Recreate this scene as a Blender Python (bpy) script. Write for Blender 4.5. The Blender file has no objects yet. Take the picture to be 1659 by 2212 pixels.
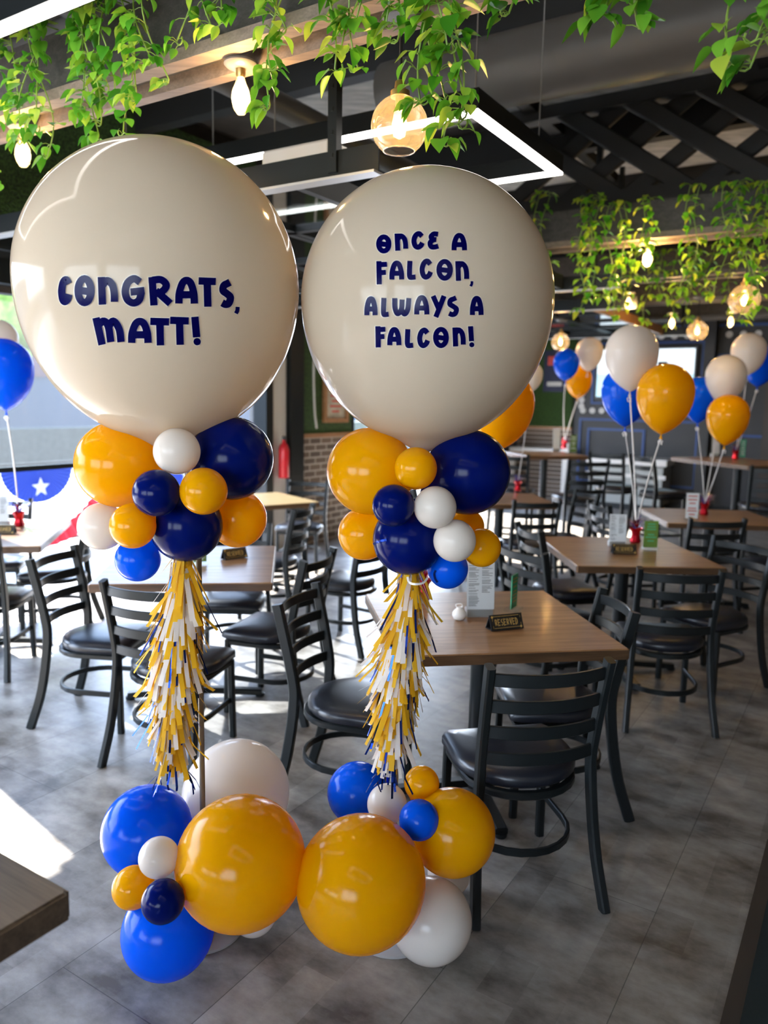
import bpy, math, random
from mathutils import Vector, Matrix
random.seed(11)
PI = math.pi
S = bpy.context.scene
COL = S.collection

# ------------------------------------------------------------------ camera
FPX, IW, IH = 1662.0, 1659.0, 2212.0
CAMH, TILT, ROLL = 1.64, math.radians(8.2), math.radians(1.1)
cam_d = bpy.data.cameras.new('camera')
cam = bpy.data.objects.new('camera', cam_d)
COL.objects.link(cam)
CAM = Vector((0, 0, CAMH))
cam.matrix_world = Matrix.Translation(CAM) @ Matrix.Rotation(PI/2 - TILT, 4, 'X') @ Matrix.Rotation(ROLL, 4, 'Z')
cam_d.sensor_fit = 'VERTICAL'
cam_d.sensor_height = 36.0
cam_d.sensor_width = 27.0
cam_d.lens = 36.0*FPX/IH
cam_d.clip_start = 0.02
cam_d.clip_end = 200
cam_d.dof.use_dof = True
cam_d.dof.focus_distance = 2.15
cam_d.dof.aperture_fstop = 2.3
S.camera = cam
_R = cam.matrix_world.to_3x3()
RIGHT, UP, FWD = _R @ Vector((1, 0, 0)), _R @ Vector((0, 1, 0)), _R @ Vector((0, 0, -1))

def ray(x, y):
    return FWD + RIGHT*((x-IW/2)/FPX) - UP*((y-IH/2)/FPX)
def at(x, y, Y):            # the point of the place seen at (x, y), Y metres into the room
    d = ray(x, y)
    return CAM + d*(Y/d.y)
def atz(x, y, z):           # ... and at height z
    d = ray(x, y)
    return CAM + d*((z-CAMH)/d.z)

# ------------------------------------------------------------------ light
S.view_settings.view_transform = 'Standard'
S.view_settings.look = 'None'
S.view_settings.gamma = 1.0
S.view_settings.use_curve_mapping = False
S.view_settings.exposure = 2.6
S.cycles.max_bounces = 10
S.cycles.diffuse_bounces = 5
S.cycles.glossy_bounces = 4
S.cycles.transmission_bounces = 6
S.cycles.transparent_max_bounces = 16
S.cycles.sample_clamp_indirect = 6.0
S.cycles.caustics_reflective = False
S.cycles.caustics_refractive = False
S.cycles.use_denoising = True

SUN_DIR = Vector((-.73, .68, .754)).normalized()      # towards the sun
world = bpy.data.worlds.new('world')
S.world = world
world.use_nodes = True
wn = world.node_tree
wn.nodes.clear()
w_out = wn.nodes.new('ShaderNodeOutputWorld')
w_bg = wn.nodes.new('ShaderNodeBackground')
w_tc = wn.nodes.new('ShaderNodeTexCoord')
w_sep = wn.nodes.new('ShaderNodeSeparateXYZ')
w_ramp = wn.nodes.new('ShaderNodeValToRGB')
wn.links.new(w_tc.outputs['Generated'], w_sep.inputs[0])
wn.links.new(w_sep.outputs['Z'], w_ramp.inputs[0])
w_ramp.color_ramp.elements[0].position = 0.0
w_ramp.color_ramp.elements[0].color = (.86, .93, 1, 1)
w_ramp.color_ramp.elements[1].position = 0.6
w_ramp.color_ramp.elements[1].color = (.42, .62, 1, 1)
wn.links.new(w_ramp.outputs[0], w_bg.inputs[0])
w_bg.inputs[1].default_value = 2.9
wn.links.new(w_bg.outputs[0], w_out.inputs[0])
sun_d = bpy.data.lights.new('sun', 'SUN')
sun_d.energy = 9.5
sun_d.color = (1, .95, .86)
sun_d.angle = math.radians(.6)
sun = bpy.data.objects.new('sun', sun_d)
COL.objects.link(sun)
sun.rotation_euler = SUN_DIR.to_track_quat('Z', 'Y').to_euler()
sun.location = (-6, 6, 6)
LED_STRENGTH = 1.7
BULB_STRENGTH = 22.0
BULB_WATT = 1.8

# ------------------------------------------------------------------ room frame: s along the street wall, d into the room
UA = math.radians(57.7)
U2, N2, P0 = Vector((.534, .845, 0)), Vector((.845, -.534, 0)), Vector((-.76, 9.0, 0))
def room(s, d, z):
    return P0 + U2*s + N2*d + Vector((0, 0, z))
def to_sd(p):
    q = p - P0
    return q.dot(U2), q.dot(N2)

# ------------------------------------------------------------------ mesh helpers
class MB:
    def __init__(s):
        s.v, s.f, s.m = [], [], []
        s.cur = 0
    def add(s, vs, fs):
        o = len(s.v)
        s.v += [tuple(p) for p in vs]
        s.f += [tuple(i+o for i in f) for f in fs]
        s.m += [s.cur]*len(fs)
    def box(s, c, size, rot=0.0, M=None, ch=0.0):
        x, y, z = size[0]/2, size[1]/2, size[2]/2
        if ch <= 0:
            vs = [Vector((sx*x, sy*y, sz*z)) for sz in (-1, 1) for sx, sy in ((-1, -1), (1, -1), (1, 1), (-1, 1))]
            fs = [(3, 2, 1, 0), (4, 5, 6, 7), (0, 1, 5, 4), (1, 2, 6, 5), (2, 3, 7, 6), (3, 0, 4, 7)]
        else:
            ch = min(ch, x*.9, y*.9, z*.9)
            vs, fs = [], []
            def ring(zz, k):
                a, b = x-k, y-k
                cc = ch
                pts = [(-a+cc, -b), (a-cc, -b), (a, -b+cc), (a, b-cc), (a-cc, b), (-a+cc, b), (-a, b-cc), (-a, -b+cc)]
                return [Vector((p[0], p[1], zz)) for p in pts]
            for zz, k in ((-z, ch*.7), (-z+ch, 0), (z-ch, 0), (z, ch*.7)):
                vs += ring(zz, k)
            for r in range(3):
                for i in range(8):
                    j = (i+1) % 8
                    fs.append((r*8+i, r*8+j, r*8+8+j, r*8+8+i))
            fs.append(tuple(range(7, -1, -1)))
            fs.append(tuple(range(24, 32)))
        if M is None:
            M = Matrix.Rotation(rot, 4, 'Z')
        c = Vector(c)
        s.add([M.to_3x3() @ p + c for p in vs], fs)
        return s
    def rbox(s, s0, s1, d0, d1, z0, z1, ch=0.0):      # box given in the room's own directions
        c = room((s0+s1)/2, (d0+d1)/2, (z0+z1)/2)
        return s.box(c, (abs(s1-s0), abs(d1-d0), abs(z1-z0)), UA, ch=ch)
    def tube(s, pts, r, n=8, cap=True, flat=1.0):
        pts = [Vector(p) for p in pts]
        rs = r if isinstance(r, (list, tuple)) else [r]*len(pts)
        t0 = (pts[1]-pts[0]).normalized()
        a = t0.cross(Vector((0, 0, 1)))
        if a.length < 1e-3:
            a = t0.cross(Vector((0, 1, 0)))
        a.normalize()
        vs, fs = [], []
        for i, p in enumerate(pts):
            t = (pts[min(i+1, len(pts)-1)] - pts[max(i-1, 0)]).normalized()
            a = (a - t*a.dot(t)).normalized()
            b = t.cross(a)
            for k in range(n):
                an = 2*PI*k/n
                vs.append(p + a*(math.cos(an)*rs[i]) + b*(math.sin(an)*rs[i]*flat))
        for i in range(len(pts)-1):
            for k in range(n):
                j = (k+1) % n
                fs.append((i*n+k, i*n+j, (i+1)*n+j, (i+1)*n+k))
        if cap:
            fs.append(tuple(range(n-1, -1, -1)))
            fs.append(tuple(range((len(pts)-1)*n, len(pts)*n)))
        s.add(vs, fs)
        return s
    def sweep(s, pts, w, h, side, ch=.2):             # rectangular section, w along side
        pts = [Vector(p) for p in pts]
        side = Vector(side).normalized()
        c = min(w, h)*ch
        sec = [(-w/2+c, -h/2), (w/2-c, -h/2), (w/2, -h/2+c), (w/2, h/2-c), (w/2-c, h/2), (-w/2+c, h/2), (-w/2, h/2-c), (-w/2, -h/2+c)]
        vs, fs = [], []
        for i, p in enumerate(pts):
            t = (pts[min(i+1, len(pts)-1)] - pts[max(i-1, 0)]).normalized()
            a = (side - t*side.dot(t)).normalized()
            b = t.cross(a)
            for x, y in sec:
                vs.append(p + a*x + b*y)
        n = 8
        for i in range(len(pts)-1):
            for k in range(n):
                j = (k+1) % n
                fs.append((i*n+k, i*n+j, (i+1)*n+j, (i+1)*n+k))
        fs.append(tuple(range(n-1, -1, -1)))
        fs.append(tuple(range((len(pts)-1)*n, len(pts)*n)))
        s.add(vs, fs)
        return s
    def lathe(s, prof, c, axis=(0, 0, 1), n=24, sx=1.0):
        M = Vector(axis).normalized().to_track_quat('Z', 'Y').to_matrix()
        c = Vector(c)
        vs, fs = [], []
        for r, z in prof:
            for k in range(n):
                a = 2*PI*k/n
                vs.append(M @ Vector((r*math.cos(a)*sx, r*math.sin(a), z)) + c)
        for i in range(len(prof)-1):
            for k in range(n):
                j = (k+1) % n
                fs.append((i*n+k, i*n+j, (i+1)*n+j, (i+1)*n+k))
        if prof[0][0] > 1e-6:
            fs.append(tuple(range(n-1, -1, -1)))
        if prof[-1][0] > 1e-6:
            fs.append(tuple(range((len(prof)-1)*n, len(prof)*n)))
        s.add(vs, fs)
        return s
    def strip(s, pts, width, side):                   # thin paper or foil strip
        vs, fs = [], []
        for i, p in enumerate(pts):
            sd = side[i] if isinstance(side, list) else side
            w = width[i] if isinstance(width, (list, tuple)) else width
            vs += [Vector(p)-sd*(w/2), Vector(p)+sd*(w/2)]
        for i in range(len(pts)-1):
            fs.append((2*i, 2*i+1, 2*i+3, 2*i+2))
        s.add(vs, fs)
        return s
    def poly(s, pts):
        s.add(pts, [tuple(range(len(pts)))])
        return s
    def build(s, name, mat, parent=None, smooth=0.0, loc=None):
        me = bpy.data.meshes.new(name)
        me.from_pydata(s.v, [], s.f)
        mats = mat if isinstance(mat, (list, tuple)) else [mat]
        for m in mats:
            me.materials.append(m)
        if len(mats) > 1:
            for p, i in zip(me.polygons, s.m):
                p.material_index = i
        if smooth:
            me.polygons.foreach_set('use_smooth', [True]*len(me.polygons))
            if smooth < 3:
                me.set_sharp_from_angle(angle=smooth)
        me.update()
        o = bpy.data.objects.new(name, me)
        COL.objects.link(o)
        if parent is not None:
            o.parent = parent
        if loc is not None:
            o.location = loc
        return o

def empty(name, loc=(0, 0, 0), rz=0.0):
    o = bpy.data.objects.new(name, None)
    COL.objects.link(o)
    o.empty_display_size = .05
    o.location = loc
    o.rotation_euler = (0, 0, rz)
    return o
def tag(o, label, cat, group=None, kind=None):
    o['label'] = label
    o['category'] = cat
    if group:
        o['group'] = group
    if kind:
        o['kind'] = kind
    return o
def struct(o, label=None, cat=None):
    o['kind'] = 'structure'
    if label:
        o['label'] = label
    if cat:
        o['category'] = cat
    return o
def recenter(o, base):                                # keeps the shape, puts the origin at the thing's own base
    base = Vector(base)
    o.data.transform(Matrix.Translation(-base))
    o.location = base
    return o
def copy_tree(o, parent=None):
    c = o.copy()
    COL.objects.link(c)
    if parent is not None:
        c.parent = parent
    for ch in list(o.children):
        copy_tree(ch, c)
    return c
def smooth_pts(pts, k=6, closed=False):
    P = [Vector(p) for p in pts]
    if len(P) < 3:
        return [P[0].lerp(P[-1], i/k) for i in range(k+1)]
    out = []
    n = len(P)
    for i in range(n if closed else n-1):
        if closed:
            a, b, c, d = P[(i-1) % n], P[i], P[(i+1) % n], P[(i+2) % n]
        else:
            a = P[i-1] if i else P[0]*2-P[1]
            b, c = P[i], P[i+1]
            d = P[i+2] if i+2 < n else P[-1]*2-P[-2]
        for j in range(k):
            t = j/k
            out.append(.5*((2*b)+(c-a)*t+(2*a-5*b+4*c-d)*t*t+(3*b-3*c+d-a)*t**3))
    out.append(out[0].copy() if closed else P[-1])
    return out

# ------------------------------------------------------------------ materials
def nm(name):
    m = bpy.data.materials.new(name)
    m.use_nodes = True
    nt = m.node_tree
    return m, nt, nt.nodes['Principled BSDF']
def setp(b, **k):
    for key, val in k.items():
        b.inputs[key.replace('_', ' ')].default_value = val
def plain(name, col, rough=.5, metal=0.0, spec=.5, coat=0.0, bump=0.0, bscale=200):
    m, nt, b = nm(name)
    setp(b, Base_Color=(*col, 1), Roughness=rough, Metallic=metal, Specular_IOR_Level=spec, Coat_Weight=coat)
    tc = nt.nodes.new('ShaderNodeTexCoord')
    no = nt.nodes.new('ShaderNodeTexNoise')
    no.inputs['Scale'].default_value = bscale if bump else 6
    nt.links.new(tc.outputs['Object'], no.inputs['Vector'])
    if bump:
        bp = nt.nodes.new('ShaderNodeBump')
        bp.inputs['Strength'].default_value = bump
        bp.inputs['Distance'].default_value = .002
        nt.links.new(no.outputs[0], bp.inputs['Height'])
        nt.links.new(bp.outputs[0], b.inputs['Normal'])
    else:
        mr = nt.nodes.new('ShaderNodeMapRange')
        mr.inputs[3].default_value = max(0.02, rough-.05)
        mr.inputs[4].default_value = min(1, rough+.05)
        nt.links.new(no.outputs[0], mr.inputs[0])
        nt.links.new(mr.outputs[0], b.inputs['Roughness'])
    return m
def emis(name, col, st):
    m, nt, b = nm(name)
    setp(b, Base_Color=(*col, 1), Emission_Color=(*col, 1), Emission_Strength=st, Roughness=.4)
    return m
def latex(name, col, trans=.3, rough=.16, tcol=None, spec=.3):
    m, nt, b = nm(name)
    setp(b, Base_Color=(*col, 1), Roughness=rough, Specular_IOR_Level=spec)
    tr = nt.nodes.new('ShaderNodeBsdfTranslucent')
    tr.inputs[0].default_value = (*(tcol or col), 1)
    mx = nt.nodes.new('ShaderNodeMixShader')
    mx.inputs[0].default_value = trans
    nt.links.new(b.outputs[0], mx.inputs[1])
    nt.links.new(tr.outputs[0], mx.inputs[2])
    out = nt.nodes['Material Output']
    nt.links.new(mx.outputs[0], out.inputs[0])
    tc = nt.nodes.new('ShaderNodeTexCoord')
    no = nt.nodes.new('ShaderNodeTexNoise')
    no.inputs['Scale'].default_value = 3
    nt.links.new(tc.outputs['Object'], no.inputs['Vector'])
    bp = nt.nodes.new('ShaderNodeBump')
    bp.inputs['Strength'].default_value = .05
    bp.inputs['Distance'].default_value = .02
    nt.links.new(no.outputs[0], bp.inputs['Height'])
    nt.links.new(bp.outputs[0], b.inputs['Normal'])
    return m
def glassy(name, tint, fac, rough=.03, glossfac=None):  # thin clear sheet: mostly transparent, some shine
    m, nt, b = nm(name)
    nt.nodes.remove(b)
    out = nt.nodes['Material Output']
    t = nt.nodes.new('ShaderNodeBsdfTransparent')
    t.inputs[0].default_value = (*tint, 1)
    g = nt.nodes.new('ShaderNodeBsdfGlossy')
    g.inputs[1].default_value = rough
    fr = nt.nodes.new('ShaderNodeLayerWeight')
    fr.inputs[0].default_value = fac
    mx = nt.nodes.new('ShaderNodeMixShader')
    pw = nt.nodes.new('ShaderNodeMath')
    pw.operation = 'MULTIPLY'
    pw.inputs[1].default_value = .3 if glossfac is None else glossfac
    nt.links.new(fr.outputs['Facing'], pw.inputs[0])
    nt.links.new(pw.outputs[0], mx.inputs[0])
    nt.links.new(t.outputs[0], mx.inputs[1])
    nt.links.new(g.outputs[0], mx.inputs[2])
    nt.links.new(mx.outputs[0], out.inputs[0])
    return m
def noisemix(name, c0, c1, scale, rough=.7, detail=6, lo=.35, hi=.65, bump=0.0, stretch=(1, 1, 1)):
    m, nt, b = nm(name)
    tc = nt.nodes.new('ShaderNodeTexCoord')
    mp = nt.nodes.new('ShaderNodeMapping')
    mp.inputs['Scale'].default_value = stretch
    no = nt.nodes.new('ShaderNodeTexNoise')
    no.inputs['Scale'].default_value = scale
    no.inputs['Detail'].default_value = detail
    rp = nt.nodes.new('ShaderNodeValToRGB')
    rp.color_ramp.elements[0].position, rp.color_ramp.elements[1].position = lo, hi
    rp.color_ramp.elements[0].color, rp.color_ramp.elements[1].color = (*c0, 1), (*c1, 1)
    nt.links.new(tc.outputs['Object'], mp.inputs[0])
    nt.links.new(mp.outputs[0], no.inputs['Vector'])
    nt.links.new(no.outputs[0], rp.inputs[0])
    nt.links.new(rp.outputs[0], b.inputs['Base Color'])
    setp(b, Roughness=rough)
    if bump:
        bp = nt.nodes.new('ShaderNodeBump')
        bp.inputs['Strength'].default_value = 1
        bp.inputs['Distance'].default_value = bump
        nt.links.new(no.outputs[0], bp.inputs['Height'])
        nt.links.new(bp.outputs[0], b.inputs['Normal'])
    return m
def wood(name, c0, c1, rough=.35, sx=2.2, sy=34, coat=.2):
    m, nt, b = nm(name)
    tc = nt.nodes.new('ShaderNodeTexCoord')
    mp = nt.nodes.new('ShaderNodeMapping')
    mp.inputs['Scale'].default_value = (sx, sy, sy)
    n1 = nt.nodes.new('ShaderNodeTexNoise')
    n1.inputs['Scale'].default_value = 1.0
    n1.inputs['Detail'].default_value = 8
    n1.inputs['Distortion'].default_value = .6
    n2 = nt.nodes.new('ShaderNodeTexNoise')
    n2.inputs['Scale'].default_value = 5.0
    n2.inputs['Detail'].default_value = 5
    ad = nt.nodes.new('ShaderNodeMath')
    ad.operation = 'MULTIPLY_ADD'
    ad.inputs[1].default_value = .6
    mu = nt.nodes.new('ShaderNodeMath')
    mu.operation = 'MULTIPLY'
    mu.inputs[1].default_value = .4
    rp = nt.nodes.new('ShaderNodeValToRGB')
    rp.color_ramp.elements[0].position, rp.color_ramp.elements[1].position = .36, .64
    rp.color_ramp.elements[0].color, rp.color_ramp.elements[1].color = (*c0, 1), (*c1, 1)
    nt.links.new(tc.outputs['Object'], mp.inputs[0])
    nt.links.new(mp.outputs[0], n1.inputs['Vector'])
    nt.links.new(mp.outputs[0], n2.inputs['Vector'])
    nt.links.new(n1.outputs[0], ad.inputs[0])
    nt.links.new(n2.outputs[0], mu.inputs[0])
    nt.links.new(mu.outputs[0], ad.inputs[2])
    nt.links.new(ad.outputs[0], rp.inputs[0])
    nt.links.new(rp.outputs[0], b.inputs['Base Color'])
    setp(b, Roughness=rough, Coat_Weight=coat, Coat_Roughness=.12)
    return m
def floor_mat():
    m, nt, b = nm('vinyl_floor')
    N, L = nt.nodes.new, nt.links.new
    tc = N('ShaderNodeTexCoord')
    mp = N('ShaderNodeMapping')
    mp.inputs['Rotation'].default_value = (0, 0, -UA)
    L(tc.outputs['Object'], mp.inputs[0])
    br = N('ShaderNodeTexBrick')
    br.inputs['Scale'].default_value = 1.0
    br.inputs['Brick Width'].default_value = 1.22
    br.inputs['Row Height'].default_value = .46
    br.inputs['Mortar Size'].default_value = .0018
    br.inputs['Mortar Smooth'].default_value = .3
    br.inputs['Color1'].default_value = (.40, .40, .40, 1)
    br.inputs['Color2'].default_value = (.58, .58, .58, 1)
    br.inputs['Mortar'].default_value = (.12, .12, .12, 1)
    L(mp.outputs[0], br.inputs['Vector'])
    n1 = N('ShaderNodeTexNoise')          # cloudy stone print
    n1.inputs['Scale'].default_value = 4.0
    n1.inputs['Detail'].default_value = 9
    n1.inputs['Roughness'].default_value = .62
    st = N('ShaderNodeMapping')
    st.inputs['Scale'].default_value = (1.7, 1.0, 1)
    L(mp.outputs[0], st.inputs[0])
    L(st.outputs[0], n1.inputs['Vector'])
    vo = N('ShaderNodeTexBrick')          # squarish printed patches
    vo.inputs['Scale'].default_value = 1.0
    vo.inputs['Brick Width'].default_value = .19
    vo.inputs['Row Height'].default_value = .115
    vo.inputs['Mortar Size'].default_value = 0.0
    vo.inputs['Color1'].default_value = (0, 0, 0, 1)
    vo.inputs['Color2'].default_value = (1, 1, 1, 1)
    L(mp.outputs[0], vo.inputs['Vector'])
    sepv = N('ShaderNodeSeparateColor')
    L(vo.outputs['Color'], sepv.inputs[0])
    rp = N('ShaderNodeValToRGB')
    rp.color_ramp.elements[0].position, rp.color_ramp.elements[1].position = .33, .70
    rp.color_ramp.elements[0].color = (.100, .083, .068, 1)
    rp.color_ramp.elements[1].color = (.42, .385, .345, 1)
    a1 = N('ShaderNodeMath')
    a1.operation = 'MULTIPLY_ADD'
    a1.inputs[1].default_value = .10
    L(sepv.outputs[0], a1.inputs[0])
    a2 = N('ShaderNodeMath')
    a2.operation = 'SUBTRACT'
    a2.inputs[1].default_value = .05
    L(n1.outputs[0], a2.inputs[0])
    L(a2.outputs[0], a1.inputs[2])
    L(a1.outputs[0], rp.inputs[0])
    mx = N('ShaderNodeMix')
    mx.data_type = 'RGBA'
    mx.blend_type = 'OVERLAY'
    mx.inputs[0].default_value = .75
    L(rp.outputs[0], mx.inputs[6])
    L(br.outputs['Color'], mx.inputs[7])
    L(mx.outputs[2], b.inputs['Base Color'])
    mr = N('ShaderNodeMapRange')
    mr.inputs[3].default_value, mr.inputs[4].default_value = .27, .45
    L(n1.outputs[0], mr.inputs[0])
    L(mr.outputs[0], b.inputs['Roughness'])
    setp(b, Specular_IOR_Level=.5)
    bp = N('ShaderNodeBump')
    bp.inputs['Strength'].default_value = .25
    bp.inputs['Distance'].default_value = .002
    L(br.outputs['Fac'], bp.inputs['Height'])
    bp.invert = True
    L(bp.outputs[0], b.inputs['Normal'])
    return m
def brick_mat():
    m, nt, b = nm('painted_brick')
    N, L = nt.nodes.new, nt.links.new
    tc = N('ShaderNodeTexCoord')
    mp = N('ShaderNodeMapping')
    mp.inputs['Rotation'].default_value = (PI/2, 0, 0)
    L(tc.outputs['Object'], mp.inputs[0])
    br = N('ShaderNodeTexBrick')
    br.inputs['Scale'].default_value = 1.0
    br.inputs['Brick Width'].default_value = .21
    br.inputs['Row Height'].default_value = .075
    br.inputs['Mortar Size'].default_value = .009
    br.inputs['Color1'].default_value = (.10, .075, .06, 1)
    br.inputs['Color2'].default_value = (.17, .12, .09, 1)
    br.inputs['Mortar'].default_value = (.46, .41, .36, 1)
    L(mp.outputs[0], br.inputs['Vector'])
    L(br.outputs['Color'], b.inputs['Base Color'])
    bp = N('ShaderNodeBump')
    bp.invert = True
    bp.inputs['Distance'].default_value = .006
    L(br.outputs['Fac'], bp.inputs['Height'])
    L(bp.outputs[0], b.inputs['Normal'])
    setp(b, Roughness=.8)
    return m
def leaf_mat(name, c0, c1, c2, trans=.42):
    m, nt, b = nm(name)
    N, L = nt.nodes.new, nt.links.new
    ge = N('ShaderNodeNewGeometry')
    rp = N('ShaderNodeValToRGB')
    rp.color_ramp.elements[0].position, rp.color_ramp.elements[1].position = .1, 1.0
    rp.color_ramp.elements[0].color, rp.color_ramp.elements[1].color = (*c0, 1), (*c2, 1)
    e = rp.color_ramp.elements.new(.6)
    e.color = (*c1, 1)
    L(ge.outputs['Random Per Island'], rp.inputs[0])
    L(rp.outputs[0], b.inputs['Base Color'])
    setp(b, Roughness=.38)
    tr = N('ShaderNodeBsdfTranslucent')
    L(rp.outputs[0], tr.inputs[0])
    mx = N('ShaderNodeMixShader')
    mx.inputs[0].default_value = trans
    L(b.outputs[0], mx.inputs[1])
    L(tr.outputs[0], mx.inputs[2])
    L(mx.outputs[0], nt.nodes['Material Output'].inputs[0])
    return m

M = {}
M['floor'] = floor_mat()
M['brick'] = brick_mat()
M['black_metal'] = plain('black_powder_coat', (.009, .0115, .0125), .36, 0.0, .28)
M['vinyl_seat'] = plain('black_vinyl_seat', (.013, .015, .022), .3, bump=.12, bscale=160)
M['walnut'] = wood('walnut_laminate', (.20, .10, .044), (.39, .215, .10), .33, coat=.1)
M['walnut_edge'] = wood('walnut_edge', (.060, .030, .013), (.13, .066, .030), .4)
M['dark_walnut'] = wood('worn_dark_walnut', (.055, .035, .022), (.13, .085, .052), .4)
M['beam_wood'] = wood('beam_lip_wood', (.16, .115, .085), (.27, .20, .15), .6, coat=0)
M['beam_paint'] = wood('dark_beam_paint', (.035, .030, .026), (.075, .064, .055), .6, coat=0)
M['ceil'] = noisemix('dark_roof_deck', (.030, .027, .025), (.060, .054, .050), 3, .85)
M['truss'] = plain('dark_truss_steel', (.014, .014, .014), .6)
M['insul'] = noisemix('roof_insulation', (.30, .29, .28), (.5, .48, .46), 4, .8, stretch=(1, 3, 1))
M['duct'] = plain('grey_painted_duct', (.085, .08, .075), .45)
M['steel'] = plain('galvanised_steel', (.42, .42, .41), .4, metal=.6)
M['white_paint'] = plain('white_paint', (.62, .60, .57), .5)
M['charcoal'] = plain('charcoal_wall_paint', (.020, .021, .024), .55)
M['charcoal2'] = plain('charcoal_panel', (.030, .033, .038), .5)
M['blueline'] = plain('blue_trim_paint', (.015, .06, .22), .5)
M['dot'] = plain('pale_dot_paint', (.55, .54, .52), .5)
M['hedge'] = noisemix('faux_boxwood', (.008, .022, .004), (.05, .12, .018), 55, .8, bump=.03, detail=4)
M['led'] = emis('led_diffuser', (1, .95, .89), LED_STRENGTH)
M['filament'] = emis('warm_filament', (1, .62, .22), BULB_STRENGTH)
M['bulbglass'] = glassy('amber_bulb_glass', (1, .83, .5), .12)
M['globeglass'] = glassy('smoked_amber_globe', (.96, .88, .78), .4, .05, .5)
def smoky(name, tint, body, fac):
    m = glassy(name, tint, .4, .05, .45)
    nt = m.node_tree
    out = nt.nodes['Material Output']
    src = out.inputs[0].links[0].from_socket
    tr = nt.nodes.new('ShaderNodeBsdfTranslucent')
    tr.inputs[0].default_value = (*body, 1)
    mx = nt.nodes.new('ShaderNodeMixShader')
    mx.inputs[0].default_value = fac
    nt.links.new(src, mx.inputs[1])
    nt.links.new(tr.outputs[0], mx.inputs[2])
    nt.links.new(mx.outputs[0], out.inputs[0])
    return m
M['globeglass'] = smoky('smoked_amber_globe', (.97, .90, .80), (.9, .80, .68), .05)
M['bulbglass'] = smoky('amber_bulb_glass', (1, .88, .6), (1, .75, .4), .10)
M['clear'] = glassy('clear_acrylic', (.95, .97, .97), .12)
M['doorglass'] = glassy('door_glass', (.8, .85, .86), .5, .03, .7)
M['brass'] = plain('aged_brass', (.40, .26, .10), .3, metal=.9)
M['cordblack'] = plain('black_cord', (.012, .012, .012), .6)
M['canopy'] = plain('grey_canopy', (.12, .12, .12), .4)
M['white_b'] = latex('white_latex', (.84, .77, .70), .32, .14)
M['big_white_b'] = latex('big_white_latex', (.68, .58, .455), .32, .09, None, .2)
M['yellow_b'] = latex('golden_yellow_latex', (.90, .44, .001), .36, .15, (.98, .53, .001), .22)
M['navy_b'] = latex('navy_latex', (.0003, .005, .10), .10, .17, (.001, .01, .4), .12)
M['royal_b'] = latex('royal_blue_latex', (.0005, .115, .82), .3, .17, (.001, .13, .9), .16)
M['ink'] = plain('navy_vinyl_lettering', (.0006, .0006, .055), .2, spec=.1)
M['ink_edge'] = plain('white_vinyl_edge', (.86, .84, .80), .3)
M['tissue_y'] = latex('yellow_tissue', (.86, .50, .02), .4, .6)
M['tissue_w'] = latex('white_tissue', (.86, .82, .78), .4, .6)
M['foil'] = plain('blue_foil', (.01, .04, .30), .16, metal=.9)
M['redfoil'] = plain('red_foil', (.55, .008, .02), .22, metal=.7)
M['silverfoil'] = plain('silver_foil', (.6, .62, .7), .2, metal=.8)
M['violetfoil'] = plain('violet_foil', (.18, .16, .62), .25, metal=.6)
M['ribbon'] = plain('white_curling_ribbon', (.80, .76, .72), .4)
M['paper'] = plain('white_paper', (.80, .78, .80), .6)
M['print'] = plain('grey_print', (.16, .15, .17), .6)
M['greencard'] = latex('green_card', (.10, .50, .28), .25, .5)
M['olivecard'] = plain('olive_green_card', (.14, .24, .03), .5)
M['redprint'] = plain('red_print', (.6, .06, .04), .5)
M['goldprint'] = plain('gold_print', (.62, .40, .12), .4)
M['blackcard'] = plain('black_card', (.010, .010, .011), .35)
M['china'] = plain('white_china', (.82, .79, .75), .25)
M['polebrass'] = plain('grey_pole', (.20, .17, .13), .45, metal=.3)
M['basegrey'] = plain('frosted_grey_base', (.34, .32, .31), .4)
M['frame_tan'] = wood('tan_frame_wood', (.28, .13, .05), (.42, .22, .10), .5)
M['poster'] = noisemix('poster_print', (.42, .38, .30), (.60, .56, .46), 14, .6)
M['mat'] = plain('dark_rubber_mat', (.006, .014, .014), .8, bump=.5, bscale=300)
M['mat_edge'] = plain('brown_mat_edge', (.045, .033, .024), .6)
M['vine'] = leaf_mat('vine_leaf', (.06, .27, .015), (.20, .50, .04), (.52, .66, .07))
M['vine_far'] = leaf_mat('vine_leaf_painted_lit', (.10, .38, .02), (.34, .62, .04), (.72, .78, .06))  # far leaves coloured brighter lime, in place of bulb light on them
M['vine_stem'] = plain('vine_stem', (.22, .34, .05), .5)
M['concrete'] = noisemix('patio_concrete', (.42, .41, .39), (.58, .56, .53), 5, .8)
M['asphalt'] = noisemix('asphalt', (.055, .058, .06), (.08, .082, .085), 20, .9)
M['bldg'] = plain('pale_stucco', (.058, .075, .10), .8)
M['bldgred'] = plain('faded_red_band', (.13, .06, .058), .7)
M['grasswall'] = noisemix('grey_green_hedge', (.035, .04, .028), (.06, .065, .045), 10, .9)
M['tree'] = noisemix('tree_leaf', (.20, .34, .04), (.50, .62, .12), 9, .8)
M['trunk'] = plain('tree_bark', (.10, .07, .05), .9)
M['bred'] = plain('bunting_red', (.62, .012, .03), .7)
M['bwhite'] = latex('bunting_white', (.85, .85, .85), .3, .7)
M['bblue'] = plain('bunting_blue', (.015, .05, .36), .7)
M['screen'] = emis('tv_screen', (.45, .72, .88), .17)
M['screen2'] = emis('tv_screen_light', (.74, .88, .96), .2)
M['redext'] = plain('extinguisher_red', (.6, .02, .03), .3)
M['door_panel_grey'] = plain('pale_grey_panel', (.30, .31, .29), .5)
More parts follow.
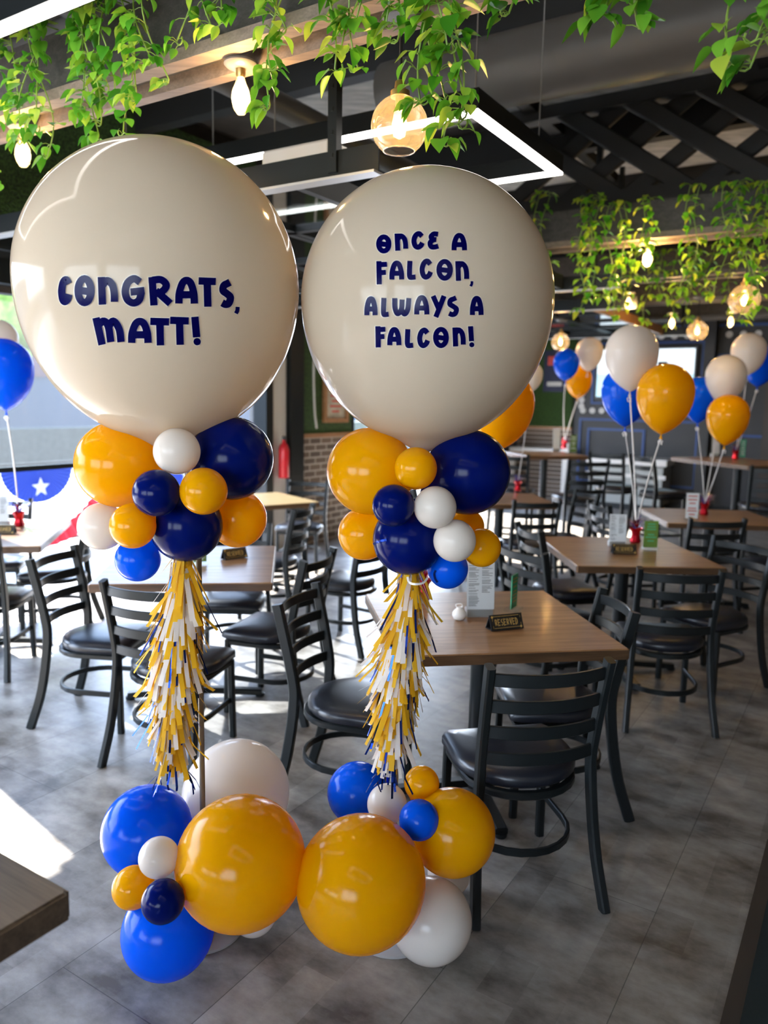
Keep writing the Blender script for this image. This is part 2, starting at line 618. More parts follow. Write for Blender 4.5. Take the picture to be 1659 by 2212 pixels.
def vinyl_sheet():
    m, nt, b = nm('clear_vinyl_sheet')
    N, L = nt.nodes.new, nt.links.new
    nt.nodes.remove(b)
    t = N('ShaderNodeBsdfTransparent')
    t.inputs[0].default_value = (.31, .355, .41, 1)
    d = N('ShaderNodeBsdfTranslucent')
    d.inputs[0].default_value = (.85, .9, .95, 1)
    g = N('ShaderNodeBsdfGlossy')
    g.inputs[1].default_value = .15
    m1, m2 = N('ShaderNodeMixShader'), N('ShaderNodeMixShader')
    m1.inputs[0].default_value = .02
    m2.inputs[0].default_value = .06
    L(t.outputs[0], m1.inputs[1])
    L(d.outputs[0], m1.inputs[2])
    L(m1.outputs[0], m2.inputs[1])
    L(g.outputs[0], m2.inputs[2])
    L(m2.outputs[0], nt.nodes['Material Output'].inputs[0])
    return m
M['vinyl'] = vinyl_sheet()

# ------------------------------------------------------------------ the shell
DMAX, SMIN, SMAX, ZC = 9.5, -11.5, 5.7, 4.1
OA, OB, OC = (-4.42, -.98), (.55, 3.7), (-9.6, -5.0)     # roll-up door openings in the street wall
OZ = 2.45
mb = MB().rbox(SMIN, SMAX, -.1, DMAX, -.12, 0)
struct(mb.build('floor', M['floor']))
mb = MB().rbox(SMIN-.2, SMAX+.2, -.3, DMAX+.2, ZC, ZC+.15)
struct(mb.build('ceiling', M['ceil']))
# street wall: lintel band and piers in one wall, finishes on it
mb = MB()
for a, b in ((SMIN, OC[0]), (OC[1], OA[0]), (OA[1], OB[0]), (OB[1], SMAX)):
    mb.rbox(a, b, -.2, 0, 0, ZC)
for a, b in (OA, OB, OC):
    mb.rbox(a, b, -.2, 0, OZ if a > -5 else 2.6, ZC)
struct(mb.build('wall_left', M['charcoal']))
mb = MB().rbox(SMAX, SMAX+.2, -.2, DMAX, 0, ZC)
struct(mb.build('wall_back', M['charcoal']))
mb = MB().rbox(SMIN, SMAX, DMAX, DMAX+.2, 0, ZC)
struct(mb.build('wall_right', plain('warm_grey_wall', (.30, .26, .21), .7)))
mb = MB()
mb.rbox(SMIN-.2, SMIN, -.2, DMAX, 0, .9)
mb.rbox(SMIN-.2, SMIN, -.2, DMAX, 2.7, ZC)
for a, b in ((-.2, 1.0), (4.0, 4.6), (7.6, DMAX)):
    mb.rbox(SMIN-.2, SMIN, a, b, .9, 2.7)
struct(mb.build('wall_front', plain('warm_beige_wall', (.36, .30, .23), .7)))
for i, (a, b) in enumerate(((1.0, 4.0), (4.6, 7.6))):
    f = MB()
    for q in (a+.03, (a+b)/2, b-.03):
        f.rbox(SMIN-.15, SMIN-.05, q-.03, q+.03, .9, 2.7)
    for q in (.93, 2.67):
        f.rbox(SMIN-.15, SMIN-.05, a, b, q-.03, q+.03)
    wf = struct(f.build('window_%d' % (i+1), M['black_metal']))
    MB().rbox(SMIN-.105, SMIN-.095, a, b, .93, 2.67).build('window_pane', M['clear'], wf)
# boxwood and brick finishes
def finish(name, mat, s0, s1, d0, d1, z0, z1):
    o = MB().rbox(s0, s1, d0, d1, z0, z1).build(name, mat)
    # local axes along the wall so that courses run level
    c = room((s0+s1)/2, (d0+d1)/2, (z0+z1)/2)
    o.data.transform(Matrix.Rotation(-UA, 4, 'Z') @ Matrix.Translation(-c))
    o.location = c
    o.rotation_euler = (0, 0, UA)
    return struct(o)
finish('trim_1', M['brick'], -.42, .53, 0, .05, 0, 1.22)
finish('trim_2', M['hedge'], -.42, .53, 0, .07, 1.26, 2.5)
finish('trim_3', M['frame_tan'], -.44, .53, 0, .09, 1.215, 1.26)
finish('trim_4', M['hedge'], OC[1]-.1, OA[1]-.2, 0, .08, 2.78, 3.95)
finish('trim_5', M['black_metal'], OC[1]-.1, OA[1]+.1, 0, .12, 2.42, 2.78)
finish('trim_6', M['black_metal'], OA[1]+.32, OA[1]+.55, 0, .1, 0, 2.5)
finish('trim_7', M['white_paint'], OA[1]+.03, OA[1]+.30, -.02, .05, 0, 2.5)
finish('trim_8', M['black_metal'], OA[1]-.08, OA[1]+.03, -.08, .1, 0, 2.5)
finish('trim_9', M['black_metal'], OA[0]-.03, OA[0]+.06, -.08, .1, 0, 2.5)
finish('trim_10', M['black_metal'], OB[1]-.05, OB[1]+.1, -.06, .06, 0, 2.5)
finish('trim_11', M['black_metal'], OB[0]-.02, OB[0]+.06, -.06, .06, 0, 2.5)
# far wall: boxwood over brick at the corner, then the dark panelled wall with blue lines and pale dots
finish('trim_12', M['hedge'], SMAX-.07, SMAX, .1, 1.08, 1.26, 3.2)
finish('trim_13', M['brick'], SMAX-.05, SMAX, .1, 1.08, 0, 1.22)
finish('trim_14', M['frame_tan'], SMAX-.08, SMAX, .1, 1.08, 1.215, 1.26)
mb = MB()
def wline(d0, d1, z0, z1, t=.035):
    mb.rbox(SMAX-.03, SMAX, d0, d1, z0, z0+t)
    mb.rbox(SMAX-.03, SMAX, d0, d1, z1-t, z1)
    mb.rbox(SMAX-.03, SMAX, d0, d0+t, z0, z1)
    mb.rbox(SMAX-.03, SMAX, d1-t, d1, z0, z1)
wline(1.38, 3.12, 1.66, 2.66)
wline(1.2, 3.12, .35, 1.42)
wline(1.35, 2.3, .5, 1.26)
wline(3.3, 4.3, 1.2, 2.45)
mb.rbox(SMAX-.03, SMAX, 1.5, 8.5, 2.86, 2.9)
mb.rbox(SMAX-.03, SMAX, 1.5, 8.5, 3.1, 3.14)
struct(mb.build('trim_15', M['blueline']))
mb = MB()
for i in range(26):
    mb.lathe([(0.05, 0), (.05, .02), (0, .02)], room(SMAX-.005, 1.45+i*.2, 2.74), -U2, 14)
for i in range(8):
    mb.lathe([(.05, 0), (.05, .02), (0, .02)], room(SMAX-.005, 1.25+i*.16, 1.55), -U2, 14)
for i in range(4):
    mb.lathe([(.05, 0), (.05, .02), (0, .02)], room(SMAX-.005, 1.22, 1.62+i*.1), -U2, 14)
struct(mb.build('trim_16', M['dot']))
finish('trim_17', plain('black_column_paint', (.012, .012, .013), .5), SMAX-.25, SMAX, 3.15, 3.3, 0, ZC)
finish('trim_18', plain('brown_dark_column', (.030, .020, .015), .5), SMAX-.3, SMAX, 4.05, 4.3, 0, ZC)
# skirting
struct(MB().rbox(SMAX-.02, SMAX, 1.35, DMAX, 0, .12).build('baseboard_back', M['black_metal']))

# beams along the room's depth that carry the vines
for i, (sb, zb) in enumerate(((-5.16, 2.80), (-1.52, 2.80), (.35, 2.82), (2.1, 2.82), (4.0, 2.82))):
    b = MB().rbox(sb, sb+.16, .1, 9.3, zb+.03, zb+.25).build('trim_%d' % (20+i), M['beam_paint'])
    struct(b)
    MB().rbox(sb-.03, sb+.035, .1, 9.3, zb-.01, zb+.03).rbox(sb+.12, sb+.17, .1, 9.3, zb-.02, zb+.03).build('beam_lip', M['beam_wood'] if i < 2 else M['duct'], b)
# joists and purlins under the roof deck
mb = MB()
for s_ in (-9.5, -7.6, -6.2, -4.4, -2.6, -.4, 1.2, 3.0, 4.8):
    mb.rbox(s_-.06, s_+.06, 0, DMAX, ZC-.3, ZC)
for d_ in (1.2, 2.9, 4.6, 6.4, 8.2):
    mb.rbox(SMIN, SMAX, d_-.05, d_+.05, ZC-.16, ZC-.04)
struct(mb.build('trim_30', M['truss']))
mb = MB()
for s_ in (-3.5, -1.7, .4, 2.1, 3.9):
    for d_ in (2.05, 3.75, 5.5, 7.3):
        mb.rbox(s_-.78, s_+.7, d_-.75, d_+.75, ZC-.12, ZC-.02)
struct(mb.build('trim_31', M['insul']))
# lattice truss
def truss(s_, d0, d1, z0, z1, name):
    m = MB()
    m.rbox(s_-.07, s_+.07, d0, d1, z1-.12, z1)
    m.rbox(s_-.07, s_+.07, d0, d1, z0, z0+.12)
    st = .52
    d_ = d0
    k = 0
    while d_+st*2 <= d1+.1:
        for sg in (1, -1):
            a = room(s_+.03*sg, d_ if sg > 0 else d_+st*2, z0+.06)
            b = room(s_+.03*sg, d_+st*2 if sg > 0 else d_, z1-.06)
            m.sweep([a, b], .13, .05, Vector((0, 0, 1)) if False else (b-a).cross(U2))
        d_ += st
        k += 1
    return struct(m.build(name, M['truss']))
truss(-1.0, 2.6, 9.3, 3.15, 4.0, 'trim_32')
truss(2.4, 2.0, 9.3, 3.2, 3.98, 'trim_33')

# ducts and pipes
def duct(name, pts, r, mat, label, cat='duct'):
    o = MB().tube(pts, r, 20).build(name, mat, None, .6)
    return tag(recenter(o, pts[0]), label, cat)
duct('round_duct', [room(-2.95, 2.75, 3.49), room(-2.95, 9.0, 3.49)], .19, M['duct'], 'large dark grey round air duct crossing below the roof at upper right')
duct('round_duct', [room(-4.25, .2, 3.66), room(-4.25, 9.2, 3.66)], .07, M['duct'], 'thin dark sprinkler pipe running under the roof above the white frame light', 'pipe')
duct('round_duct', [room(-9, 2.4, 3.3), room(-1.4, 2.4, 3.3)], .075, M['duct'], 'dark grey pipe slanting overhead behind the bare bulb at upper left', 'pipe')
dn = MB().rbox(-4.1, -3.3, 5.0, 6.6, 3.3, 3.56, ch=.02).build('square_duct', M['duct'])
tag(recenter(dn, room(-3.7, 5.8, 3.3)), 'dark grey square duct box hanging from the roof at top right', 'duct')

# ------------------------------------------------------------------ chairs
def make_chair(name, hs=.45, ht=.85, stool=False):
    root = empty(name)
    k = hs/.45
    bm, sv = M['black_metal'], M['vinyl_seat']
    # padded seat: straight front, round back
    def outline(inset, z, n=14):
        W, F = .215-inset, .205-inset
        R = W
        pts = [(-W*.98, F-.03), (-W*.9, F), (W*.9, F), (W*.98, F-.03)]
        cy = .01
        for i in range(n+1):
            a = PI*i/n
            pts.append((R*math.cos(a)*(1.0), cy - .205*math.sin(a)*(R/.215)))
        return [Vector((x, y, z)) for x, y in pts]
    m = MB()
    rings = [(.012, hs-.052), (.0, hs-.042), (.0, hs-.018), (.012, hs-.004), (.045, hs+.006), (.11, hs+.012), (.17, hs+.013)]
    vs, fs = [], []
    for ins, z in rings:
        vs += outline(ins, z)
    n = len(outline(0, 0))
    for r in range(len(rings)-1):
        for i in range(n):
            j = (i+1) % n
            fs.append((r*n+j, r*n+i, (r+1)*n+i, (r+1)*n+j))
    fs.append(tuple(range(n)))
    fs.append(tuple(reversed(range((len(rings)-1)*n, len(rings)*n))))
    m.add(vs, fs)
    m.build('seat', sv, root, .9)
    # horseshoe seat frame and foot ring
    def shoe(z, w, h, R=.185, fy=.17, by=-.2):
        pts = [Vector((-R, fy, z)), Vector((-R, .06, z)), Vector((-R, -.03, z))]
        for i in range(1, 12):
            a = PI*i/12
            pts.append(Vector((-R*math.cos(a), -.03+(by+.03)*math.sin(a), z)))
        pts += [Vector((R, -.03, z)), Vector((R, .06, z)), Vector((R, fy, z))]
        return MB().sweep(pts, h, w, (0, 0, 1))
    f = shoe(hs-.068, .03, .026)
    f.box((0, .17, hs-.068), (.36, .028, .026))
    f.build('seat_frame', bm, root, .6)
    st = shoe(.19*k if not stool else .27, .014, .026, .182, .17, -.215)
    if stool:
        st.box((0, .17, .27), (.36, .02, .026))
    st.build('stretcher', bm, root, .6)
    for sx in (-1, 1):
        MB().sweep([(sx*.187, .172, hs-.056), (sx*.192, .178, 0)], .03, .03, (1, 0, 0)).build('leg', bm, root, .6)
        pts = smooth_pts([(sx*.222, -.285, 0), (sx*.205, -.225, .2*k), (sx*.192, -.192, hs), (sx*.192, -.205, hs+.14), (sx*.198, -.262, ht)], 5)
        MB().sweep(pts, .028, .042, (1, 0, 0)).build('rear_post', bm, root, .6)
    def py(z):       # how far back the posts lean at height z
        t = (z-hs)/(ht-hs)
        return -.192-.07*t**1.4
    for j in range(4):
        z = ht-.045-j*.092
        pts = []
        for i in range(11):
            t = i/10*2-1
            pts.append(Vector((t*.186, py(z)-.045*(1-t*t)-.002, z)))
        MB().sweep(pts, .042, .013, (0, 0, 1)).build('slat', bm, root, .6)
    return root
def rot_of(fx, fy):
    return math.atan2(-fx, fy)
chair0 = make_chair('dining_chair')
stool0 = make_chair('bar_stool', .74, 1.12, True)
first = {'c': True, 's': True}
def put_chair(x, y, rz, label, kind='c', group='black ladder back dining chairs'):
    src = chair0 if kind == 'c' else stool0
    o = src if first[kind] else copy_tree(src)
    first[kind] = False
    o.location = (x, y, 0)
    o.rotation_euler = (0, 0, rz)
    return tag(o, label, 'chair' if kind == 'c' else 'stool', group)
D = math.radians
CH = [
 (.47, 2.54, D(12), 'black ladder back chair nearest the camera, seen from behind, at the front right table'),
 (.71, 3.08, D(92), 'black chair pushed in on the right side of the front right table'),
 (-.10, 3.02, D(-107), 'black chair at the left side of the front right table'),
 (.99, 4.34, D(-60), 'black chair with pale lit slats seen between the front right table and the table behind'),
 (1.49, 3.97, D(-5), 'black chair seen from behind at the front edge of the second wooden table'),
 (1.94, 4.43, D(120), 'black chair at the right end of the second wooden table with sunlit slats'),
 (1.20, 5.0, D(-78), 'black chair tucked under the far left side of the second wooden table'),
 (-1.42, 3.80, D(-98), 'black chair at the left of the table behind the left balloon column, facing right'),
 (-.95, 3.45, D(-15), 'black chair seen from behind directly behind the left gold and white tassel'),
 (-.58, 4.0, D(72), 'black chair at the right of the table behind the left balloon column, facing left'),
 (-.93, 4.62, D(180), 'black chair on the far side of the table behind the left balloon column'),
 (-2.38, 4.5, D(3), 'black chair at the near side of the table at the left picture edge'),
 (-2.30, 5.26, D(104), 'black chair at the right end of the far left table, seen edge on'),
 (-2.85, 5.55, D(192), 'black chair behind the far left table in front of the patio railing'),
 (-.25, 5.1, D(58), 'black chair standing in the sun patch between the two balloon columns'),
 (-.85, 5.75, D(75), 'black chair left of the sun patch between the columns, facing the windows'),
 (-.80, 7.36, D(172), 'sunlit chair behind the pale wooden table by the brick pier'),
 (1.24, 6.62, D(8), 'black chair seen from behind at the third row table under the pale balloon sliver'),
 (1.62, 6.98, D(105), 'black chair turned side on at the right of the third row table'),
 (.52, 7.3, D(-85), 'black chair at the left of the third row table behind the right balloon column'),
 (2.40, 5.75, D(2), 'black chair seen from behind at the wooden table by the right picture edge'),
 (3.12, 5.95, D(108), 'black chair with pale slats cut by the right picture edge'),
 (2.02, 6.3, D(-82), 'black chair at the left side of the wooden table by the right picture edge'),
]
for c in CH:
    put_chair(*c)
ST = [
 (1.94, 7.68, D(6), 'tall black stool seen from behind in front of the left high table'),
 (1.38, 8.25, D(-20), 'tall black stool at the left of the left high table'),
 (2.98, 8.3, D(-72), 'tall black stool at the left of the right high table'),
 (3.62, 7.25, D(-14), 'tall black stool with brown lit seat at the right picture edge'),
 (2.62, 8.75, D(-40), 'tall dark stool between the two high tables'),
]
for x, y, r, l in ST:
    put_chair(x, y, r, l, 's', 'tall ladder back stools at the high tables')

# ------------------------------------------------------------------ tables
def make_table(name, x, y, rz, w, l, label, h=.76, top=None, edge=None, thick=.042, group=None):
    root = empty(name, (x, y, 0), rz)
    t = MB()
    t.box((0, 0, h-thick/2), (w, l, thick), ch=.006)
    tp = t.build('tabletop', top or M['walnut'], root)
    e = MB()
    for sy in (-1, 1):
        e.box((0, sy*(l/2+.001), h-thick/2-.001), (w-.010, .003, thick-.006))
    for sx in (-1, 1):
        e.box((sx*(w/2+.001), 0, h-thick/2-.001), (.003, l-.010, thick-.006))
    e.build('edge_band', edge or M['walnut_edge'], tp)
    MB().lathe([(.05, .03), (.048, .06), (.042, .09), (.042, h-thick-.02), (.06, h-thick-.015)], (0, 0, 0), n=20).build('column', M['black_metal'], root, .6)
    MB().box((0, 0, h-thick-.012), (.3, .3, .012)).build('mounting_plate', M['black_metal'], root)
    for a in range(4):
        an = a*PI/2
        dx, dy = math.cos(an), math.sin(an)
        L_ = .36
        m = MB().sweep([(dx*.03, dy*.03, .045), (dx*.12, dy*.12, .042), (dx*L_*.8, dy*L_*.8, .03), (dx*L_, dy*L_, .024)], .05, .034, (-dy, dx, 0))
        m.lathe([(.022, 0), (.026, .006), (.026, .016), (.018, .02)], (dx*(L_-.01), dy*(L_-.01), 0), n=12)
        m.build('base_foot', M['black_metal'], root, .6)
    tag(root, label, 'table', group)
    return root
TG = 'square walnut dining tables'
make_table('dining_table', .415, 3.085, D(9), .86, .88, 'square walnut table at front right with the readable gold reserved sign', group=TG)
make_table('dining_table', 1.475, 4.65, D(2), .84, .94, 'walnut table in the second row carrying two balloon strings and an olive card', group=TG)
make_table('dining_table', -1.02, 4.06, D(7), .86, .96, 'table with bluish window sheen behind the left balloon column', group=TG)
make_table('dining_table', -2.55, 4.85, D(13), .86, 1.05, 'table at far left edge with blue and white balloons above', group=TG)
make_table('dining_table', 2.66, 6.22, D(-4), .92, .86, 'walnut table at the right with a red wrapped balloon weight', group=TG)
make_table('dining_table', 1.08, 7.15, D(4), .86, .86, 'dark table in the third row just right of the right balloon cluster', group=TG)
make_table('dining_table', -1.12, 6.75, D(35), .8, .8, 'table by the brick pier with sunlight coloured into its pale top', group=TG, top=wood('painted_sunlit_laminate', (.30, .19, .08), (.44, .30, .14), .35))  # sunlight on this top is put into the paler wood colour
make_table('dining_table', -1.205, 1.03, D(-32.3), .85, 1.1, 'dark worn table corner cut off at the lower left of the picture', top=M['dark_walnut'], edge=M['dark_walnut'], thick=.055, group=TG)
make_table('high_table', 1.86, 9.0, D(12), .76, .76, 'small high bar table under the blue, white and yellow trio at the green wall', 1.07, group='high bar tables')
make_table('high_table', 3.84, 8.36, D(17), .82, 1.2, 'long high bar table with pale lit front edge at right', 1.07, group='high bar tables')

# ------------------------------------------------------------------ balloons
LOW = 1.13          # how far the giant balloons are drawn out below the middle
def balloon_profile(R, kind='round', n=26, t0=2.45, low=1.0):
    pr = []
    if kind == 'round':                      # nearly a sphere, drawn in to the neck
        for i in range(n+1):
            t = t0*i/n
            z = R*math.cos(t)
            pr.append((R*math.sin(t), z if z > 0 else z*low))
        r0, z0 = pr[-1]
        sl = (math.cos(t0), -math.sin(t0)*low)
        ln = (r0-.06*R)/(-sl[0])
        for i in range(1, 6):
            q = i/5
            rr = r0 + sl[0]*ln*q
            pr.append((rr*(1-.12*math.sin(q*PI)), z0 + sl[1]*ln*q))
    else:                                    # party balloon: egg with a drawn out tip
        for i in range(n+1):
            t = PI*.975*i/n
            st = math.sin(t)
            if t < PI/2:
                pr.append((R*st, R*math.cos(t)))
            else:
                q = (t-PI/2)/(PI/2)
                pr.append((R*(st**(1+.7*q)), R*1.55*math.cos(t)))
    return pr
def make_balloon(name, c, R, axis, mat, kind='round', sx=1.0, nseg=40, label='', cat='balloon', group=None, knot=True, stretch=1.0):
    """axis points from the neck to the crown"""
    ax = Vector(axis).normalized()
    prof = balloon_profile(R, kind, 26 if nseg < 60 else 60, 2.45 if nseg < 60 else 2.75, 1.0 if nseg < 60 else LOW)
    prof = [(r, z*stretch) for r, z in prof]
    prof[0] = (0, prof[0][1])
    root = empty(name, c)
    M3 = ax.to_track_quat('Z', 'Y').to_matrix().to_4x4()
    m = MB().lathe(prof, (0, 0, 0), (0, 0, 1), nseg, sx)
    o = m.build('skin', mat, root, 3.2)
    o.data.transform(M3)
    zt = prof[-1][1]
    rt = prof[-1][0]
    if knot:
        k = MB().lathe([(rt, zt+.002), (rt*.8+.002, zt-.006), (rt*.5+.004, zt-.010), (.004, zt-.014), (.009, zt-.022), (.010, zt-.026), (.004, zt-.024)], (0, 0, 0), n=12)
        ko = k.build('knot', mat, root, 1.0)
        ko.data.transform(M3)
    tag(root, label, cat, group)
    return root, Vector(c) + ax*(zt-.02)

def cluster_px(x, y, rpx, Y):
    c = at(x, y, Y)
    w = (c-CAM).dot(FWD)
    return c, rpx/FPX*w

COLS = {
 'L': dict(axis=(-.53, 2.19), hub=1.36, list=[
  ('yellow_b', 258, 1003, 93, 2.19, 'large yellow balloon at left under the CONGRATS balloon'),
  ('white_b', 382, 975, 50, 2.03, 'small white balloon just under the CONGRATS balloon'),
  ('navy_b', 500, 990, 90, 2.19, 'large navy balloon at right under the CONGRATS balloon'),
  ('navy_b', 338, 1065, 51, 1.985, 'small navy balloon in front of the big yellow one in left column'),
  ('yellow_b', 440, 1061, 51, 1.99, 'small yellow balloon at the centre of the left upper cluster'),
  ('navy_b', 402, 1135, 78, 2.13, 'medium navy balloon just above the left tassel'),
  ('yellow_b', 513, 1120, 63, 2.29, 'medium yellow balloon behind at right of the left upper cluster'),
  ('yellow_b', 287, 1136, 49, 2.02, 'small yellow balloon beside the lone white one in left upper cluster'),
  ('white_b', 220, 1137, 51, 2.17, 'small white balloon leftmost in the left upper cluster'),
  ('royal_b', 298, 1208, 48, 2.2, 'small bright blue balloon hanging lowest in the left upper cluster')]),
 'R': dict(axis=(.05, 2.19), hub=1.34, list=[
  ('yellow_b', 800, 1018, 94, 2.19, 'large yellow balloon at left under the ONCE A FALCON balloon'),
  ('yellow_b', 898, 1012, 46, 2.03, 'small yellow balloon just under the ONCE A FALCON balloon'),
  ('navy_b', 1010, 1020, 92, 2.19, 'large navy balloon at right under the ONCE A FALCON balloon'),
  ('navy_b', 850, 1092, 46, 1.99, 'small navy balloon at the centre of the right upper cluster'),
  ('white_b', 940, 1096, 46, 1.99, 'small white balloon at the centre of the right upper cluster'),
  ('navy_b', 882, 1165, 77, 2.11, 'medium navy balloon just above the right tassel with a foil strip'),
  ('white_b', 982, 1168, 46, 2.02, 'lower small white balloon in the right upper cluster'),
  ('yellow_b', 1040, 1183, 42, 2.17, 'small yellow balloon rightmost in the right upper cluster'),
  ('yellow_b', 787, 1153, 57, 2.29, 'medium yellow balloon behind at left of the right upper cluster'),
  ('royal_b', 967, 1228, 44, 2.15, 'small bright blue balloon hanging lowest in the right upper cluster'),
  ('yellow_b', 1008, 1137, 38, 2.3, 'yellow balloon mostly hidden behind the two small white ones at right')]),
 'Lb': dict(axis=(-.53, 2.17), hub=.3, list=[
  ('royal_b', 318, 1795, 96, 2.15, 'large bright blue balloon at upper left of the left floor cluster'),
  ('white_b', 510, 1715, 114, 2.38, 'large white balloon at back of the left floor cluster'),
  ('yellow_b', 520, 1862, 139, 1.95, 'largest yellow balloon in front of the left floor cluster'),
  ('royal_b', 363, 2010, 98, 1.975, 'large bright blue balloon resting lowest in the left floor cluster'),
  ('white_b', 343, 1852, 43, 1.90, 'small white balloon in the left floor cluster'),
  ('yellow_b', 288, 1917, 45, 1.95, 'small yellow balloon at left edge of the left floor cluster'),
  ('navy_b', 352, 1947, 46, 1.80, 'small navy balloon in the left floor cluster'),
  ('white_b', 548, 1970, 50, 2.15, 'white balloon peeking out below the largest yellow one at left')]),
 'Rb': dict(axis=(.05, 2.17), hub=.3, list=[
  ('royal_b', 772, 1712, 65, 2.33, 'large bright blue balloon behind the foot of the right tassel'),
  ('white_b', 836, 1737, 43, 2.16, 'small white balloon under the right tassel with blue foil on it'),
  ('yellow_b', 911, 1693, 38, 2.2, 'smallest yellow balloon on top of the right floor cluster'),
  ('royal_b', 905, 1771, 43, 2.06, 'small blue balloon in the right floor cluster'),
  ('yellow_b', 977, 1797, 92, 2.13, 'large yellow balloon at right of the right floor cluster'),
  ('yellow_b', 780, 1905, 139, 1.93, 'largest yellow balloon in front of the right floor cluster'),
  ('white_b', 931, 1988, 88, 2.07, 'large white balloon resting on the floor at right'),
  ('white_b', 970, 1885, 47, 2.38, 'white balloon mostly hidden behind the right floor cluster')])}
BG = {'L': 'balloons of the left upper cluster', 'R': 'balloons of the right upper cluster', 'Lb': 'balloons of the left floor cluster', 'Rb': 'balloons of the right floor cluster'}
for g, dct in COLS.items():
    hub = Vector((dct['axis'][0], dct['axis'][1], dct['hub']))
    for mt, x, y, r, Y, lab in dct['list']:
        c, R = cluster_px(x, y, r, Y)
        ax = c-hub
        if ax.length < .02:
            ax = Vector((0, -1, 0))
        make_balloon('balloon', c, R, ax, M[mt], 'round', 1.0, 44, lab, 'balloon', BG[g], stretch=1.0 if R < .15 else 1.03)

# lettering: pen strokes in a unit box, y up
GL = {
 'C': [[(.95, .80), (.6, 1), (.2, .86), (0, .48), (.14, .12), (.45, 0), (.8, .12), (1, .34)]],
 'O': ['ring', [(.08, .52), (.92, .45)]],
 'n': [[(0, 1), (.07, 0)], [(.04, .72), (.42, .96), (.82, .78), (.98, .42), (1, 0)]],
 'G': [[(.92, .86), (.55, 1), (.16, .84), (0, .48), (.14, .14), (.5, 0), (.86, .12), (1, .46)], [(1.02, .5), (.5, .46)]],
 'R': [[(0, 1), (.1, 0)], [(0, .98), (.55, 1), (.88, .76), (.6, .48), (.1, .4)], [(.35, .45), (1, .04)]],
 'A': [[(0, 0), (.03, .45), (.24, .88), (.5, 1), (.76, .88), (.96, .45), (1, 0)], [(.03, .38), (.96, .38)]],
 'T': [[(-.12, 1), (1.12, .98)], [(.5, 1), (.56, 0)]],
 'S': [[(.95, 1.05), (.62, .98), (.2, .88), (.12, .64), (.55, .5), (.98, .32), (.8, .04), (.4, -.02), (0, .06)]],
 ',': [[(.85, 1.2), (.72, .5), (.05, -.1)]],
 'm': [[(0, 1), (.2, 0)], [(.06, .78), (.3, .97), (.48, .7), (.58, 0)], [(.46, .66), (.68, .97), (.92, .6), (1, 0)]],
 '!': [[(.25, 1.05), (.6, .34)], 'dot'],
 'F': [[(0, 1.08), (.06, -.08)], [(-.1, .98), (1.15, 1)], [(0, .5), (.95, .52)]],
 'L': [[(.12, 1.06), (.03, .3), (.10, .05), (.32, 0), (1.1, .03)]],
 'E': [[(1.08, .98), (.5, 1), (.14, .78), (.4, .58), (.85, .56)], [(.45, .57), (.02, .32), (.16, .02), (.6, -.02), (1.1, .06)]],
 'W': [[(.02, 1.05), (.04, .4), (.22, .02), (.48, .3), (.53, .95)], [(.48, .3), (.7, 0), (.92, .3), (1, 1.05)]],
 'Y': [[(0, 1), (.45, .42)], [(1, 1), (.28, -.04)]],
 'e': [[(0, 1.1), (0, -.1)], [(0, 1), (1, 1)], [(0, .5), (.8, .5)], [(0, 0), (1, 0)]],
 'V': [[(0, 1.1), (.5, -.05)], [(1, 1.1), (.5, -.05)]],
 'D': [[(0, 1.1), (0, -.1)], [(0, 1), (.6, .97), (1, .5), (.6, .03), (0, 0)]],
}
def glyph(mbd, ch, box, pen, put):
    """box = x0, x1, ytop, ybottom in drawing units; put maps a drawing point to the surface"""
    x0, x1, y0, y1 = box
    if ch == ',':
        pen *= .55
    h = pen/2
    hx = min(h, (x1-x0)*.3)
    def mp(p):
        return Vector((x0+hx+(x1-x0-2*hx)*p[0], y1-h-(y1-y0-2*h)*p[1], 0))
    for st in GL[ch]:
        if st == 'ring':
            pts = [mp((.5+.5*math.cos(2*PI*i/28), .5+.5*math.sin(2*PI*i/28))) for i in range(29)]
            closed = True
        elif st == 'dot':
            c = mp((.8, 0.0))
            mbd.poly([put(c.x+pen*.5*math.cos(2*PI*i/14), c.y-pen*.5*math.sin(2*PI*i/14)) for i in range(14)])
            continue
        else:
            pts = smooth_pts([mp(p) for p in st], 7)
            closed = False
        vs, fs = [], []
        n = len(pts)
        ext = pen*.0
        for i, p in enumerate(pts):
            if closed:
                t = pts[(i+1) % (n-1)]-pts[(i-1) % (n-1)]
            else:
                t = pts[min(i+1, n-1)]-pts[max(i-1, 0)]
            t.normalize()
            nn = Vector((-t.y, t.x, 0))*h
            q = p.copy()
            if not closed and len(st) == 2 and i in (0, n-1):
                q += t*(h if i else -h)*.75
            for kk in (-1, -.33, .33, 1):
                r = q+nn*kk
                vs.append(put(r.x, r.y))
        for i in range(n-1):
            for kk in range(3):
                fs.append((i*4+kk, i*4+kk+1, i*4+5+kk, i*4+4+kk))
        mbd.add(vs, fs)
